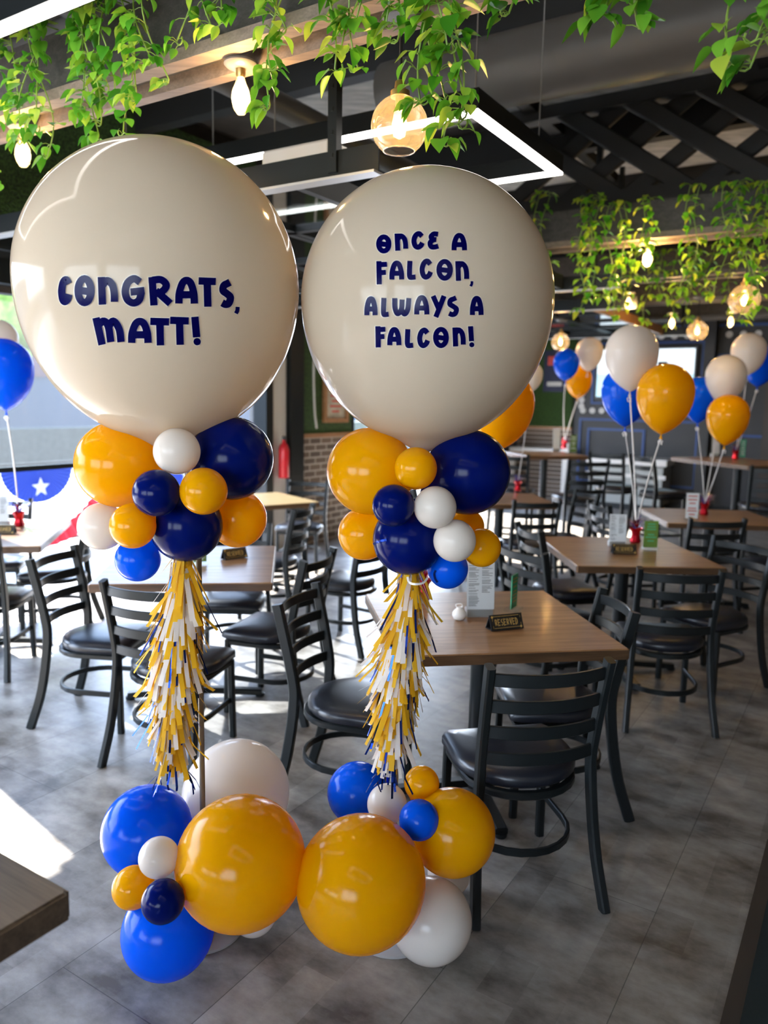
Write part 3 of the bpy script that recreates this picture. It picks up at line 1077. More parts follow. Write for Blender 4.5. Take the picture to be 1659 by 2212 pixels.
def big_balloon(x, y, rpx, Y, letters, org, sc, pen, label):
    c, R = cluster_px(x, y, rpx, Y)
    root, tip = make_balloon('giant_balloon', c, R, (0, 0, 1), M['big_white_b'], 'round', 1.0, 96, label, 'balloon', None)
    def putter(off):
        def put(px, py):
            d = ray(px, py).normalized()
            for k in (1.0, LOW):
                oc = CAM-c
                dd = d.copy()
                oc.z /= k
                dd.z /= k
                a, b = dd.dot(dd), oc.dot(dd)
                q = b*b-a*(oc.dot(oc)-(R+off)**2)
                t = (-b-math.sqrt(max(q, 0)))/a
                hit = CAM+d*t-c
                if hit.z > 0:
                    break
            return hit
        return put
    ink, edge = MB(), MB()
    for ch, bx in letters:
        bb = (org[0]+bx[0]/sc, org[0]+bx[1]/sc, org[1]+bx[2]/sc, org[1]+bx[3]/sc)
        glyph(ink, ch, bb, pen, putter(.0022))
        e = 1.0
        glyph(edge, ch, (bb[0]-e, bb[1]+e, bb[2]-e, bb[3]+e), pen+2*e, putter(.0012))
    li = ink.build('lettering', M['ink'], root, 3.2)
    li['label'] = 'navy blue lettering'
    edge.build('lettering_edge', M['ink_edge'], li, 3.2)
    return root, c, R, tip
LT1 = [('C', (90, 205, 130, 360)), ('O', (218, 377, 122, 368)), ('n', (400, 560, 130, 362)), ('G', (585, 770, 122, 370)), ('R', (795, 980, 130, 368)),
       ('A', (1003, 1183, 135, 375)), ('T', (1187, 1320, 140, 378)), ('S', (1340, 1465, 157, 378)), (',', (1462, 1508, 362, 435)),
       ('m', (362, 612, 447, 675)), ('A', (635, 822, 455, 682)), ('T', (812, 955, 455, 680)), ('T', (967, 1108, 447, 675)), ('!', (1130, 1203, 448, 672))]
LT2 = [('O', (270, 445, 135, 352)), ('n', (477, 632, 118, 328)), ('C', (665, 820, 98, 310)), ('E', (845, 990, 102, 305)), ('A', (1115, 1292, 118, 345)),
       ('F', (273, 392, 442, 690)), ('A', (418, 588, 428, 672)), ('L', (613, 737, 413, 648)), ('C', (757, 913, 405, 645)), ('O', (945, 1133, 410, 657)), ('n', (1157, 1315, 427, 665)), (',', (1312, 1365, 652, 730)),
       ('A', (138, 290, 828, 1072)), ('L', (322, 437, 828, 1065)), ('W', (447, 668, 828, 1058)), ('A', (697, 870, 815, 1063)), ('Y', (888, 1055, 815, 1065)), ('S', (1058, 1203, 825, 1060)), ('A', (1320, 1477, 823, 1070)),
       ('F', (262, 375, 1170, 1398)), ('A', (395, 557, 1172, 1408)), ('L', (590, 710, 1178, 1412)), ('C', (730, 880, 1178, 1412)), ('O', (908, 1088, 1170, 1412)), ('n', (1125, 1277, 1170, 1400)), ('!', (1308, 1365, 1165, 1402))]
bigL = big_balloon(349, 618, 295, 2.2, LT1, (100, 560), 3.607, 16.4, 'giant white balloon lettered CONGRATS, MATT!')
bigR = big_balloon(922, 652, 270, 2.2, LT2, (760, 480), 5.184, 11.5, 'giant white balloon lettered ONCE A FALCON, ALWAYS A FALCON!')

# stands
def make_stand(x, y, label, top):
    root = empty('balloon_stand', (x, y, 0))
    MB().lathe([(.118, 0), (.122, .004), (.122, .012), (.115, .018), (.10, .035), (.092, .075), (.088, .095), (.02, .105), (.02, .11)], (0, 0, 0), n=40).build('base', M['basegrey'], root, .7)
    MB().tube([(0, 0, .1), (.0, .0, top)], .0085, 12).build('pole', M['polebrass'], root, .7)
    return tag(root, label, 'stand', 'balloon column stands')
make_stand(-.535, 2.19, 'grey weighted stand with thin pole carrying the left balloon column', 1.5)
make_stand(.05, 2.19, 'grey weighted stand with thin pole carrying the right balloon column', 1.48)

# fringe tassels
def tassel_garland(pts_px, Y, prof, label, seed, lean):
    rnd = random.Random(seed)
    P = [at(x, y, Y) for x, y in pts_px]
    P = smooth_pts(P, 8)
    root = empty('tassel_garland', P[0])
    org = P[0]
    n = 15
    for k in range(n):
        f = k/(n-1)
        idx = f*(len(P)-1)*.84
        i0 = int(idx)
        p = P[i0].lerp(P[min(i0+1, len(P)-1)], idx-i0) - org
        R = prof(f)
        ys, ws, fs_ = MB(), MB(), MB()
        last = k == n-1
        for q in range(112 if not last else 70):
            az = rnd.uniform(0, 2*PI)
            kind = rnd.random()
            L_ = rnd.uniform(.085, .145)
            wd = rnd.uniform(.009, .016)
            tilt = rnd.uniform(.0, .36)*R/.09
            if rnd.random() < .07:
                tilt += .5
            if k >= n-2 and kind > .87 and rnd.random() < .6:
                kind = .6
            if kind > .87:
                L_ *= 1.35
                wd = .006
                tilt *= .8
            o = Vector((math.cos(az), math.sin(az)*.8, 0))
            sd = Vector((-math.sin(az), math.cos(az), 0))
            sd = (sd + o*rnd.uniform(-.4, .4)).normalized()
            start = p + o*rnd.uniform(.006, .028)*R/.06 + Vector((0, 0, rnd.uniform(-.03, .02)))
            pts, sides = [], []
            a = tilt
            cur = start.copy()
            tw = rnd.uniform(-.4, .4)
            cv = rnd.uniform(-.25, .2)
            for i in range(6):
                pts.append(cur.copy())
                sides.append((sd + o*tw*i/5).normalized())
                dr = Vector((0, 0, -math.cos(a))) + o*math.sin(a) + Vector((lean, 0, 0))
                cur += dr.normalized()*(L_/5)
                a += cv/5
            t = ys if kind < .54 else ws if kind < .87 else fs_
            t.strip(pts, wd, sides)
        ta = ys.build('tassel', M['tissue_y'], root)
        ws.build('white_strips', M['tissue_w'], ta)
        fs_.build('foil_strips', M['foil'], ta)
    # long foil streamers at the end
    st = MB()
    e = P[int((len(P)-1)*.86)] - org
    for q in range(12):
        az = rnd.uniform(0, 2*PI)
        o = Vector((math.cos(az), math.sin(az)*.6, 0))
        pts = [e+o*.015 + o*(.055*t*t)*rnd.uniform(.5, 1.3) + Vector((0, 0, -.2*t*rnd.uniform(.9, 1.05))) for t in [i/6 for i in range(7)]]
        st.strip(pts, .0065, Vector((-math.sin(az), math.cos(az), .2)).normalized())
    s_ = st.build('streamers', M['foil'], root)
    s_['label'] = 'long blue foil streamers'
    MB().tube([q-org for q in P[:int(len(P)*.85)]], .004, 6).build('cord', M['ribbon'], root)
    return tag(root, label, 'tassel', 'fringe tassels')
tassel_garland([(395, 1204), (388, 1300), (375, 1420), (372, 1530), (384, 1640)], 2.12, lambda f: (.05+.055*min(1, f*3)) if f < .6 else .105-.05*(f-.6)/.4, 'yellow and white tissue tassel with blue foil under the left upper cluster', 5, -.06)
tassel_garland([(888, 1234), (878, 1320), (862, 1430), (850, 1530), (850, 1640)], 2.12, lambda f: (.055+.045*min(1, f*3)) if f < .6 else .10-.045*(f-.6)/.4, 'yellow and white tissue tassel with blue foil under the right upper cluster', 9, -.10)

# loose foil and ribbon ends lying on balloons of the right column
def on_sphere(c, R, pts, off=.002):
    out = []
    for x, y in pts:
        d = ray(x, y).normalized()
        oc = CAM-c
        b = oc.dot(d)
        q = b*b-(oc.dot(oc)-(R+off)**2)
        out.append(CAM+d*(-b-math.sqrt(max(q, 0))))
    return out
def loose(name, pts, w, mt, label, cat):
    pts = smooth_pts(pts, 4)
    sides = []
    for i in range(len(pts)):
        t = (pts[min(i+1, len(pts)-1)]-pts[max(i-1, 0)]).normalized()
        sides.append(t.cross(FWD).normalized())
    o = MB().strip([q-pts[0] for q in pts], w, sides).build(name, M[mt])
    o.location = pts[0]
    tag(o, label, cat)
c6, r6 = cluster_px(882, 1165, 77, 2.11)
loose('foil_strip', on_sphere(c6, r6, [(806, 1176), (815, 1171), (825, 1168), (835, 1166)]), .006, 'foil', 'short blue foil strip lying across the navy balloon above the right tassel', 'foil strip')
c10, r10 = cluster_px(967, 1228, 44, 2.15)
loose('foil_strip', on_sphere(c10, r10, [(941, 1232), (938, 1240), (940, 1250), (945, 1258)], .004), .006, 'foil', 'curled blue foil strip on the lowest bright blue balloon of the right column', 'foil strip')
loose('curling_ribbon', [at(880, 1246, 2.05), at(884, 1258, 2.04), at(897, 1262, 2.03), at(914, 1259, 2.04), at(924, 1248, 2.06)], .006, 'ribbon', 'white ribbon loop at the top of the right tassel', 'ribbon')

# balloons on strings, tied to foil weights on the tables
def weight(p, label, s=1.0):
    root = empty('balloon_weight', p)
    m = MB().lathe([(.030*s, 0), (.036*s, .01), (.03*s, .03), (.026*s, .05), (.03*s, .075), (.044*s, .095), (.040*s, .098), (.02*s, .07)], (0, 0, 0), n=9)
    m.build('foil_wrap', M['redfoil'], root)
    rnd = random.Random(int(p[0]*100))
    for nme, mt in (('violet_tinsel', 'violetfoil'), ('silver_tinsel', 'silverfoil'), ('red_tinsel', 'redfoil')):
        t = MB()
        for q in range(12):
            az = rnd.uniform(0, 2*PI)
            o = Vector((math.cos(az), math.sin(az), 0))
            ln = rnd.uniform(.07, .16)*s
            pts = [Vector((0, 0, .07*s))+o*(.07*u_*u_*s+.01)+Vector((0, 0, ln*u_*(1.1-.45*u_))) for u_ in [i/4 for i in range(5)]]
            t.strip(pts, .008*s, Vector((-o.y, o.x, 0)))
        t.build(nme, M[mt], root)
    return tag(root, label, 'balloon weight', 'red foil balloon weights')
def string_balloon(x, y, wpx, Y, mt, wp, label, group, kind='party'):
    c = at(x, y, Y)
    R = wpx/2/FPX*(c-CAM).dot(FWD)
    c = c + Vector((0, 0, .16*R))
    wp = Vector(wp)
    ax = (c-wp)
    ax = (ax.normalized()*.35 + Vector((0, 0, 1))).normalized()
    root, tip = make_balloon('balloon', c, R, ax, M[mt], kind, 1.0, 32, label, 'balloon', group)
    a, b = tip-c, wp+Vector((0, 0, .09))-c
    pts = []
    for i in range(15):
        t = i/14
        p = a.lerp(b, t)
        sag = math.sin(t*PI)*.012*(a-b).length
        pts.append(p+Vector((sag*math.sin(x), 0, 0)))
    rb = MB().tube(pts, .0045 if Y < 6 else .0045, 6, flat=.5).build('ribbon', M['ribbon'], root, 2)
    bw = MB()
    for q in range(3):
        an = q*2.1+x
        bw.tube([a+Vector((0, 0, -.01)), a+Vector((.014*math.cos(an), .014*math.sin(an), -.02)), a+Vector((.008*math.cos(an+1), .01*math.sin(an), -.04))], .003, 5)
    bw.build('bow', M['ribbon'], root)
    return root
G2, G3, G4, G5, GL_ = ('balloons over the second row table', 'balloons over the right hand table', 'balloons over the right high table', 'balloons over the left high table', 'balloons over the far left table')
w2 = atz(1372, 1172, .761)
weight(w2, 'red foil balloon weight beside the olive card on the second row table')
string_balloon(1364, 768, 112, 4.72, 'white_b', w2, 'tall white balloon in front of the television', G2)
string_balloon(1437, 856, 120, 4.5, 'yellow_b', w2, 'large yellow balloon right of the tall white balloon by the television', G2)
string_balloon(1352, 850, 104, 4.95, 'royal_b', w2, 'blue balloon half hidden behind the tall white and yellow pair', G2)
w3 = atz(1520, 1112, .761)
weight(w3, 'red foil balloon weight on the right hand table')
string_balloon(1509, 860, 78, 6.3, 'royal_b', w3, 'blue balloon between two yellow ones at right', G3)
string_balloon(1572, 903, 87, 5.9, 'yellow_b', w3, 'yellow balloon at far right above the high table', G3)
string_balloon(1568, 816, 84, 6.15, 'white_b', w3, 'white balloon above the rightmost yellow one', G3)
w4 = atz(1588, 992, 1.071)
weight(w4, 'balloon weight on the right high table')
string_balloon(1617, 762, 72, 7.6, 'white_b', w4, 'highest white balloon near the right picture edge', G4)
string_balloon(1642, 787, 70, 7.95, 'royal_b', w4, 'blue balloon behind the highest white one at the right edge', G4)
w5 = atz(1219, 968, 1.071)
weight(w5, 'red foil balloon weight on the left high table')
string_balloon(1223, 786, 55, 8.6, 'royal_b', w5, 'small far blue balloon of the trio by the green wall', G5)
string_balloon(1273, 763, 58, 8.75, 'white_b', w5, 'small far white balloon of the trio by the green wall', G5)
string_balloon(1250, 823, 56, 9.0, 'yellow_b', w5, 'small far yellow balloon of the trio by the green wall', G5)
w1 = Vector((.18, 3.36, .761))
weight(w1, 'balloon weight on the front right table hidden by the right column')
string_balloon(1086, 880, 136, 3.75, 'yellow_b', w1, 'yellow balloon emerging from behind the ONCE A FALCON balloon', None)
w6 = atz(1118, 1060, .761)
weight(w6, 'red foil balloon weight on the third row table')
string_balloon(1146, 812, 52, 7.1, 'white_b', w6, 'white balloon sliver at the right rim of the ONCE A FALCON balloon', None)
w7 = Vector((-2.45, 5.1, .761))
weight(w7, 'red foil balloon weight on the table at the left picture edge')
string_balloon(8, 803, 122, 4.85, 'royal_b', w7, 'blue balloon cut by the left picture edge', GL_)
string_balloon(-4, 738, 82, 5.05, 'white_b', w7, 'white balloon behind the blue one at the left picture edge', GL_)

# ------------------------------------------------------------------ table things
def tent(p, rz, label, ln=.145, text=True):
    root = empty('reserved_sign', p, rz)
    h, w, t = .056, .052, .003
    m = MB()
    for sg in (-1, 1):
        b0, b1 = Vector((0, sg*w/2, 0)), Vector((0, 0, h))
        nrm = Vector((0, sg*h, w/2)).normalized()
        vs = []
        for q in (nrm*0, nrm*-t):
            for x_, b_ in ((-ln/2, b0), (ln/2, b0), (ln/2, b1), (-ln/2, b1)):
                vs.append(Vector((x_, 0, 0))+b_+q)
        m.add(vs, [(0, 1, 2, 3), (7, 6, 5, 4), (0, 4, 5, 1), (1, 5, 6, 2), (2, 6, 7, 3), (3, 7, 4, 0)])
    m.box((0, 0, .0015), (ln, w-.008, .002))
    m.build('board', M['blackcard'], root)
    g = MB()
    nrm = Vector((0, -h, w/2)).normalized()
    def put(px, py):      # drawing plane of the front face, 0..ln by 0..slant
        v_ = Vector((px-ln/2, -w/2*(1-py), h*py))
        return v_+nrm*.0006
    cw = ln*.72/8
    sl_ = math.hypot(h, w/2)
    for i, ch in enumerate('ReSeRVeD'):
        x0 = ln*.14+i*cw
        glyph(g, ch, (x0, x0+cw*.80, -.70*sl_, -.30*sl_), cw*.2, lambda a, b: put(a, -b/sl_))
    for y_ in (.13, .87):
        g.poly([put(ln*.1, y_), put(ln*.9, y_), put(ln*.9, y_+.025), put(ln*.1, y_+.025)])
    for x_, ya, yb in ((.07, .6, .87), (.93, .13, .4), (.07, .13, .3), (.93, .7, .87)):
        g.poly([put(ln*x_, ya), put(ln*x_+.0012, ya), put(ln*x_+.0012, yb), put(ln*x_, yb)])
    for x_, y_ in ((.075, .86), (.925, .14)):
        g.poly([put(ln*x_+.0045*math.cos(q), y_+.08*math.sin(q)) for q in [i*PI/5 for i in range(10)]])
    pr = g.build('gold_lettering', M['goldprint'], root)
    return tag(root, label, 'sign', 'black reserved table signs')
p = atz(1090, 1356, .764)
tent(p, D(22), 'black tent sign lettered RESERVED on the front right table')
tent(atz(1347, 1195, .764), D(0), 'black tent sign on the second row table')
tent(atz(506, 1205, .764), D(42), 'black tent sign turned sideways on the table behind the left column')
tent(atz(8, 1152, .764), D(6), 'black tent sign at the left picture edge')

def menu(p, rz, w, h, label, base_h=.035, text=True, basemat='basegrey'):
    root = empty('menu_holder', p, rz)
    MB().box((0, .0, base_h/2), (w*.95, .05, base_h), ch=.003).build('holder_base', M[basemat], root)
    pm = MB()
    z0 = base_h*.4
    lean = .10
    def P_(x_, z_, o_):
        return Vector((x_, -.026-o_+lean*(z_-z0), z_))
    def slab(m_, xa, xb, za, zb, o0, o1):
        vs = [P_(xa, za, o0), P_(xb, za, o0), P_(xb, zb, o0), P_(xa, zb, o0), P_(xa, za, o1), P_(xb, za, o1), P_(xb, zb, o1), P_(xa, zb, o1)]
        m_.add(vs, [(3, 2, 1, 0), (4, 5, 6, 7), (0, 1, 5, 4), (1, 2, 6, 5), (2, 3, 7, 6), (3, 0, 4, 7)])
    z0 = base_h
    slab(pm, -w/2, w/2, z0, z0+h, 0, .0015)
    sh = pm.build('menu_sheet', M['paper'], root)
    if text:
        t = MB()
        rnd = random.Random(3)
        for colx in (-w*.44, w*.04):
            z_ = z0+h*.95
            while z_ > z0+h*(.06 if colx < 0 else .3):
                ln = rnd.uniform(.2, .40)*w
                slab(t, colx, colx+ln, z_-.0022, z_, .0016, .0019)
                z_ -= rnd.choice((.0048, .0048, .0055, .009))
        t.build('printed_lines', M['print'], sh)
    ac = MB()
    slab(ac, -w/2-.003, w/2+.003, z0*.2, z0+h+.003, .003, .0045)
    ac.build('acrylic_front', M['clear'], root)
    return tag(root, label, 'menu', 'menu holders on the tables')
menu(atz(1034, 1330, .761), D(6), .115, .235, 'printed menu sheet standing in a holder on the front right table')
menu(atz(1331, 1180, .761), D(-4), .105, .17, 'pale menu sheet standing on the second row table')
menu(atz(3, 1136, .761), D(10), .11, .17, 'menu sheet at the left picture edge on the far left table')
menu(atz(1543, 986, 1.071), D(5), .09, .2, 'white menu sheet standing on the right high table', text=False)
menu(atz(1200, 975, 1.071), D(5), .09, .24, 'pale menu stand on the left high table', text=False)

def card(p, rz, w, h, mat, label, printmat, word=None):
    root = empty('table_card', p, rz)
    MB().box((0, 0, .006), (w+.012, .062, .012), ch=.003).build('acrylic_foot', M['clear'], root)
    f = MB().box((0, 0, .012+h/2), (w, .003, h)).build('card', M[mat], root)
    t = MB()
    rnd = random.Random(int(w*1000)+int(h*1000))
    z_ = .012+h*.88
    while z_ > .012+h*.15:
        ln = w*rnd.uniform(.35, .8)
        t.box((0, -.0022, z_), (ln, .0006, h*.045))
        z_ -= h*rnd.choice((.1, .14, .2))
    t.build('print', M[printmat], f)
    for sg in (-1, 1):
        MB().box((0, sg*.0045, .012+h/2), (w+.006, .002, h+.006)).build('acrylic_sheet', M['clear'], root)
    return tag(root, label, 'card', 'acrylic table cards')
card(atz(1109, 1318, .761), D(62), .075, .145, 'greencard', 'green acrylic card seen edge on beside the reserved sign at the front right', 'goldprint')
card(atz(1404, 1186, .761), D(-3), .085, .165, 'olivecard', 'olive green card facing the camera on the second row table', 'greencard')
card(atz(1493, 1123, .761), D(-6), .095, .2, 'paper', 'white card with red print beside the red weight on the right hand table', 'redprint')
card(atz(1238, 978, 1.071), D(4), .07, .2, 'olivecard', 'green card on the left high table', 'paper')
card(atz(1603, 990, 1.071), D(-8), .06, .2, 'greencard', 'slim pale green card on the right high table', 'paper')
card(atz(432, 1218, .761), D(25), .07, .05, 'olivecard', 'low green card behind the top of the left tassel', 'paper')
# white jug
root = empty('white_jug', atz(992, 1338, .761))
MB().lathe([(.016, 0), (.024, .004), (.030, .018), (.029, .030), (.020, .042), (.013, .047), (.013, .053), (.011, .053), (.009, .046)], (0, 0, 0), n=24).build('body', M['china'], root, 1)
hn = smooth_pts([(-.010, 0, .05), (-.016, 0, .062), (.004, 0, .066), (.012, 0, .058), (.010, 0, .05)], 4)
MB().tube(hn, .0028, 8).build('handle', M['china'], root, 1)
tag(root, 'small round white jug beside the menu on the front right table', 'jug')

# ------------------------------------------------------------------ vines
def leaf(mb_, p, d, side, L_, W_, curl):
    up_ = side.cross(d).normalized()
    prof = [(0, .0), (.04, .36), (.13, .74), (.28, 1.0), (.46, .97), (.64, .74), (.81, .4), (.93, .15), (1.0, 0)]
    mid, lf, rt = [], [], []
    for t, w in prof:
        c = p + d*(L_*t) - up_*(curl*L_*t*t)
        mid.append(c)
        fold = up_*(.22*W_*w)
        lf.append(c - side*(W_*.5*w) + fold)
        rt.append(c + side*(W_*.5*w) + fold)
    n = len(prof)
    vs = mid+lf[1:-1]+rt[1:-1]
    fs = []
    def l(i): return n+i-1
    def r(i): return n+(n-2)+i-1
    fs.append((0, 1, l(1)))
    fs.append((0, r(1), 1))
    for i in range(1, n-2):
        fs.append((i, i+1, l(i+1), l(i)))
        fs.append((i, r(i), r(i+1), i+1))
    fs.append((n-2, n-1, l(n-2)))
    fs.append((n-2, r(n-2), n-1))
    mb_.add(vs, fs)
def make_vine(top, length, nstr, spread, label, group, seed, mat='vine', lsize=1.0, dens=1.0, facing=None, even=False):
    rnd = random.Random(seed)
    root = empty('hanging_vine', top)
    stem, lv = MB(), MB()
    fd = facing or (-U2)
    for k in range(nstr):
        ln = length*(1.0 if k == 0 else rnd.uniform(.5, .97))
        off = (k/(max(1, nstr-1))-.5)*spread if nstr > 1 else 0
        off += rnd.uniform(-.03, .03)
        base = N2*off + fd*rnd.uniform(.0, .05)
        pts = [base - fd*.05 + Vector((0, 0, .04)), base + fd*.03 + Vector((0, 0, .03))]
        z = 0.0
        ph, ph2 = rnd.uniform(0, 6), rnd.uniform(0, 6)
        while z > -ln:
            q = -z/ln
            sway = .02+.018*q
            pts.append(base + fd*(.05+.03*math.sin(z*9+ph)) + N2*(sway*math.sin(z*11+ph2)+.03*q*math.sin(ph)) + Vector((0, 0, z)))
            z -= .035
        # curl at the tip
        e = pts[-1]
        for i in range(1, 6):
            a = i*.75
            pts.append(e + N2*(.014*(1-math.cos(a)))*(1 if ph > 3 else -1) + Vector((0, 0, -.014*math.sin(a))))
        stem.tube(pts, [.0026*lsize]*len(pts), 5)
        i = 1
        while i < len(pts)-3:
            p = pts[i]
            nl = 3 if rnd.random() < .7*dens else 2
            for q in range(nl):
                az = rnd.uniform(-1.9, 1.9)
                o = (fd*math.cos(az) + N2*math.sin(az)).normalized()
                drop = rnd.uniform(.1, 1.7)
                d = (o + Vector((0, 0, -drop))).normalized()
                pet = rnd.uniform(.015, .04)*lsize
                o2 = (o+Vector((0, 0, rnd.uniform(-.3, .5)))).normalized()
                p2 = p + o2*pet
                stem.tube([p, p+o2*pet*.6+Vector((0, 0, .004)), p2], .0014*lsize, 4, False)
                sd = d.cross(o)
                if sd.length < .05:
                    sd = N2.copy()
                sd.normalize()
                sd = (sd + o*rnd.uniform(-.5, .5)).normalized()
                sd = (sd-d*sd.dot(d)).normalized()
                L_ = rnd.uniform(.038, .066)*lsize
                leaf(lv, p2, d, sd, L_, L_*rnd.uniform(.58, .76), rnd.uniform(-.1, .35))
            i += 1 if rnd.random() < .5*dens else 2
    stem.build('stem', M['vine_stem'], root)
    lv.build('leaves', M[mat], root, 3.2)
    return tag(root, label, 'vine', group)
VG = 'artificial vines on the near beam'
NEAR = [
 (2.27, 2.47, 2, .16, 'green vine cut by the left picture edge beside a lit bulb'),
 (2.50, 2.54, 3, .07, 'second green vine from the left picture edge'),
 (2.80, 2.56, 5, .18, 'dense wide vine above the left rim of the CONGRATS balloon'),
 (3.08, 2.53, 4, .16, 'full vine right of the densest one, above the CONGRATS balloon'),
 (3.36, 2.76, 3, .14, 'short vine just above the bare pear shaped bulb at upper left'),
 (3.68, 2.49, 3, .05, 'long thin vine right of the bare pear shaped bulb'),
 (3.88, 2.56, 2, .06, 'thin vine in front of the black perforated bracket'),
 (4.02, 2.55, 4, .12, 'vine left of the black pendant cord'),
 (4.27, 2.33, 4, .10, 'longest vine hanging right of the glass globe'),
 (4.46, 2.60, 2, .06, 'short vine right of the globe pendant canopy'),
 (4.54, 2.63, 2, .16, 'shortest vine peeking in at the top centre right'),
 (4.71, 2.53, 3, .08, 'vine with curled tips at the upper right'),
 (4.82, 2.49, 3, .10, 'yellow green vine right of the one with curled tips'),
 (5.04, 2.34, 4, .16, 'vine near the top right corner'),
]
for i, (d_, zb, ns, sp, lab) in enumerate(NEAR):
    zt = 3.02
    make_vine(room(-5.19, d_+.13, zt), zt-zb-.02, ns if d_ < 4 else ns+1, sp*.75, lab, VG, 40+i, lsize=1.06)
FG = 'artificial vines on the far beams'
FAR = [
 (1185, 430, 610, -1.55, 3, .16, 'far vine at the right rim of the ONCE A FALCON balloon'),
 (1285, 440, 672, -1.55, 6, .26, 'far full vine left of the small bright bulb'),
 (1345, 450, 640, -1.55, 5, .22, 'far vine directly behind the small bright bulb'),
 (1400, 500, 610, -1.55, 4, .16, 'far vine right of the small bright bulb'),
 (1505, 415, 630, -1.55, 4, .20, 'far narrow vine above the second globe lamp'),
 (1595, 410, 640, -1.55, 5, .22, 'far vine left of the right hand globe lamp'),
 (1648, 410, 690, -1.55, 5, .22, 'far vine at the right picture edge by a globe lamp'),
 (1362, 618, 684, .32, 3, .2, 'short yellow far vine with a bulb inside'),
 (1422, 605, 705, .32, 3, .2, 'thin far vine between the bulb vine and the globe lamps'),
 (1478, 600, 705, .32, 4, .25, 'far vine left above the middle globe lamp'),
 (1520, 600, 690, .32, 4, .25, 'far vine right above the middle globe lamp'),
 (1610, 600, 680, .32, 4, .3, 'far low vine under the right hand globe lamp'),
]
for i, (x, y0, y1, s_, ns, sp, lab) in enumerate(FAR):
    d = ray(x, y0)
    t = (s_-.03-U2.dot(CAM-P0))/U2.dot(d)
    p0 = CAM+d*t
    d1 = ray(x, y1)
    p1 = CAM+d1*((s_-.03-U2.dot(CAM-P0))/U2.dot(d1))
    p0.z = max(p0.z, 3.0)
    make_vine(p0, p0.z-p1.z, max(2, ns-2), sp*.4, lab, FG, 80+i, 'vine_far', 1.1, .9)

# ------------------------------------------------------------------ lamps
def warm_point(loc, parent, watt):
    ld = bpy.data.lights.new('bulb_light', 'POINT')
    ld.energy = watt
    ld.color = (1, .72, .40)
    ld.shadow_soft_size = .025
    o = bpy.data.objects.new('bulb_light', ld)
    COL.objects.link(o)
    o.parent = parent
    o.location = loc
def edison(p, label, cord=.0, scale=1.0, watt=1.0):
    """p = top of the canopy"""
    root = empty('pendant_bulb', p)
    MB().lathe([(.055, -.004), (.058, -.012), (.05, -.02), (.02, -.026), (.0, -.026)], (0, 0, 0), n=24).build('canopy', M['canopy'], root, .7)
    z = -.004-cord
    MB().lathe([(.017, z), (.017, z-.04), (.013, z-.05)], (0, 0, 0), n=16).build('socket', M['brass'], root, .7)
    prof = [(.013, z-.048), (.018, z-.065), (.030, z-.095), (.033, z-.12), (.027, z-.15), (.014, z-.168), (.0, z-.172)]
    b = MB().lathe(prof, (0, 0, 0), n=20).build('bulb', M['bulbglass'], root, 2)
    f = MB()
    for q in range(4):
        a = q*PI/2
        f.tube([(.006*math.cos(a), .006*math.sin(a), z-.075), (.011*math.cos(a), .011*math.sin(a), z-.138)], .0022, 6)
    f.build('filament', M['filament'], b)
    warm_point((0, 0, z-.11), root, BULB_WATT*watt)
    return tag(root, label, 'lamp', 'bare pear shaped bulbs')
def globe(p, drop, label, R=.088):
    root = empty('globe_pendant', p)
    MB().lathe([(.06, -.002), (.062, -.012), (.055, -.02), (.008, -.024)], (0, 0, 0), n=28).build('canopy', M['canopy'], root, .7)
    MB().tube([(0, 0, -.02), (0, 0, -drop+R+.03)], .005, 8).build('cord', M['cordblack'], root)
    z = -drop
    MB().lathe([(.010, z+R+.045), (.016, z+R+.04), (.018, z+R+.02), (.03, z+R+.012), (.03, z+R-.004)], (0, 0, 0), n=20).build('cap', M['brass'], root, .7)
    prof = []
    for i in range(25):
        t = .33+(2.55-.33)*i/24
        prof.append((R*math.sin(t), z+R*math.cos(t)))
    m = MB()
    M_prof = prof
    m.lathe(prof, (0, 0, 0), n=36)
    # open bowl: drop the caps so that the globe stays hollow with an open mouth
    m.f, m.m = m.f[:-2], m.m[:-2]
    g = m.build('globe', M['globeglass'], root, 2)
    MB().tube([(prof[-1][0]*math.cos(2*PI*i/32), prof[-1][0]*math.sin(2*PI*i/32), prof[-1][1]) for i in range(33)], .0018, 6, False).build('rim', M['globeglass'], g)
    MB().lathe([(.014, z+R), (.014, z+R*.62)], (0, 0, 0), n=14).build('socket', M['brass'], root)
    b = MB().lathe([(.012, z+R*.62), (.018, z+R*.4), (.024, z+.005), (.018, z-.03), (0, z-.04)], (0, 0, 0), n=16).build('bulb', M['bulbglass'], root, 2)
    f = MB()
    for q in range(4):
        a = q*PI/2
        f.tube([(.004*math.cos(a), .004*math.sin(a), z+.03), (.008*math.cos(a), .008*math.sin(a), z-.022)], .0024, 6)
    f.build('filament', M['filament'], b)
    warm_point((0, 0, z), root, BULB_WATT*.8)
    return tag(root, label, 'lamp', 'glass globe pendants')
def on_beam(x, y, z):
    p = atz(x, y, z)
    return p
edison(room(-5.08, 3.49, 2.79), 'bare pear shaped bulb on the near beam at upper left')
edison(room(-5.08, 2.22, 2.79), 'lit bulb inside the vines at the left picture edge')
globe(room(-5.05, 4.12, 2.81), .325, 'smoked glass globe pendant hanging between the two giant balloons')
edison(room(-1.45, 3.98, 2.79), 'small far bulb shining inside the vines at right', watt=2.5)
globe(at(1617, 540, 5.25)*1.0, .32, 'far glass globe pendant near the right picture edge', .1)
globe(at(1512, 640, 7.9), .34, 'far glass globe pendant above the right balloons', .1)
globe(at(1213, 690, 8.9), .25, 'far glass globe pendant above the far balloon trio', .1)
edison(at(1359, 630, 7.6), 'far bulb glowing inside the short yellow vine')
edison(at(1580, 672, 8.6), 'far bulb on the dark wall at upper right')
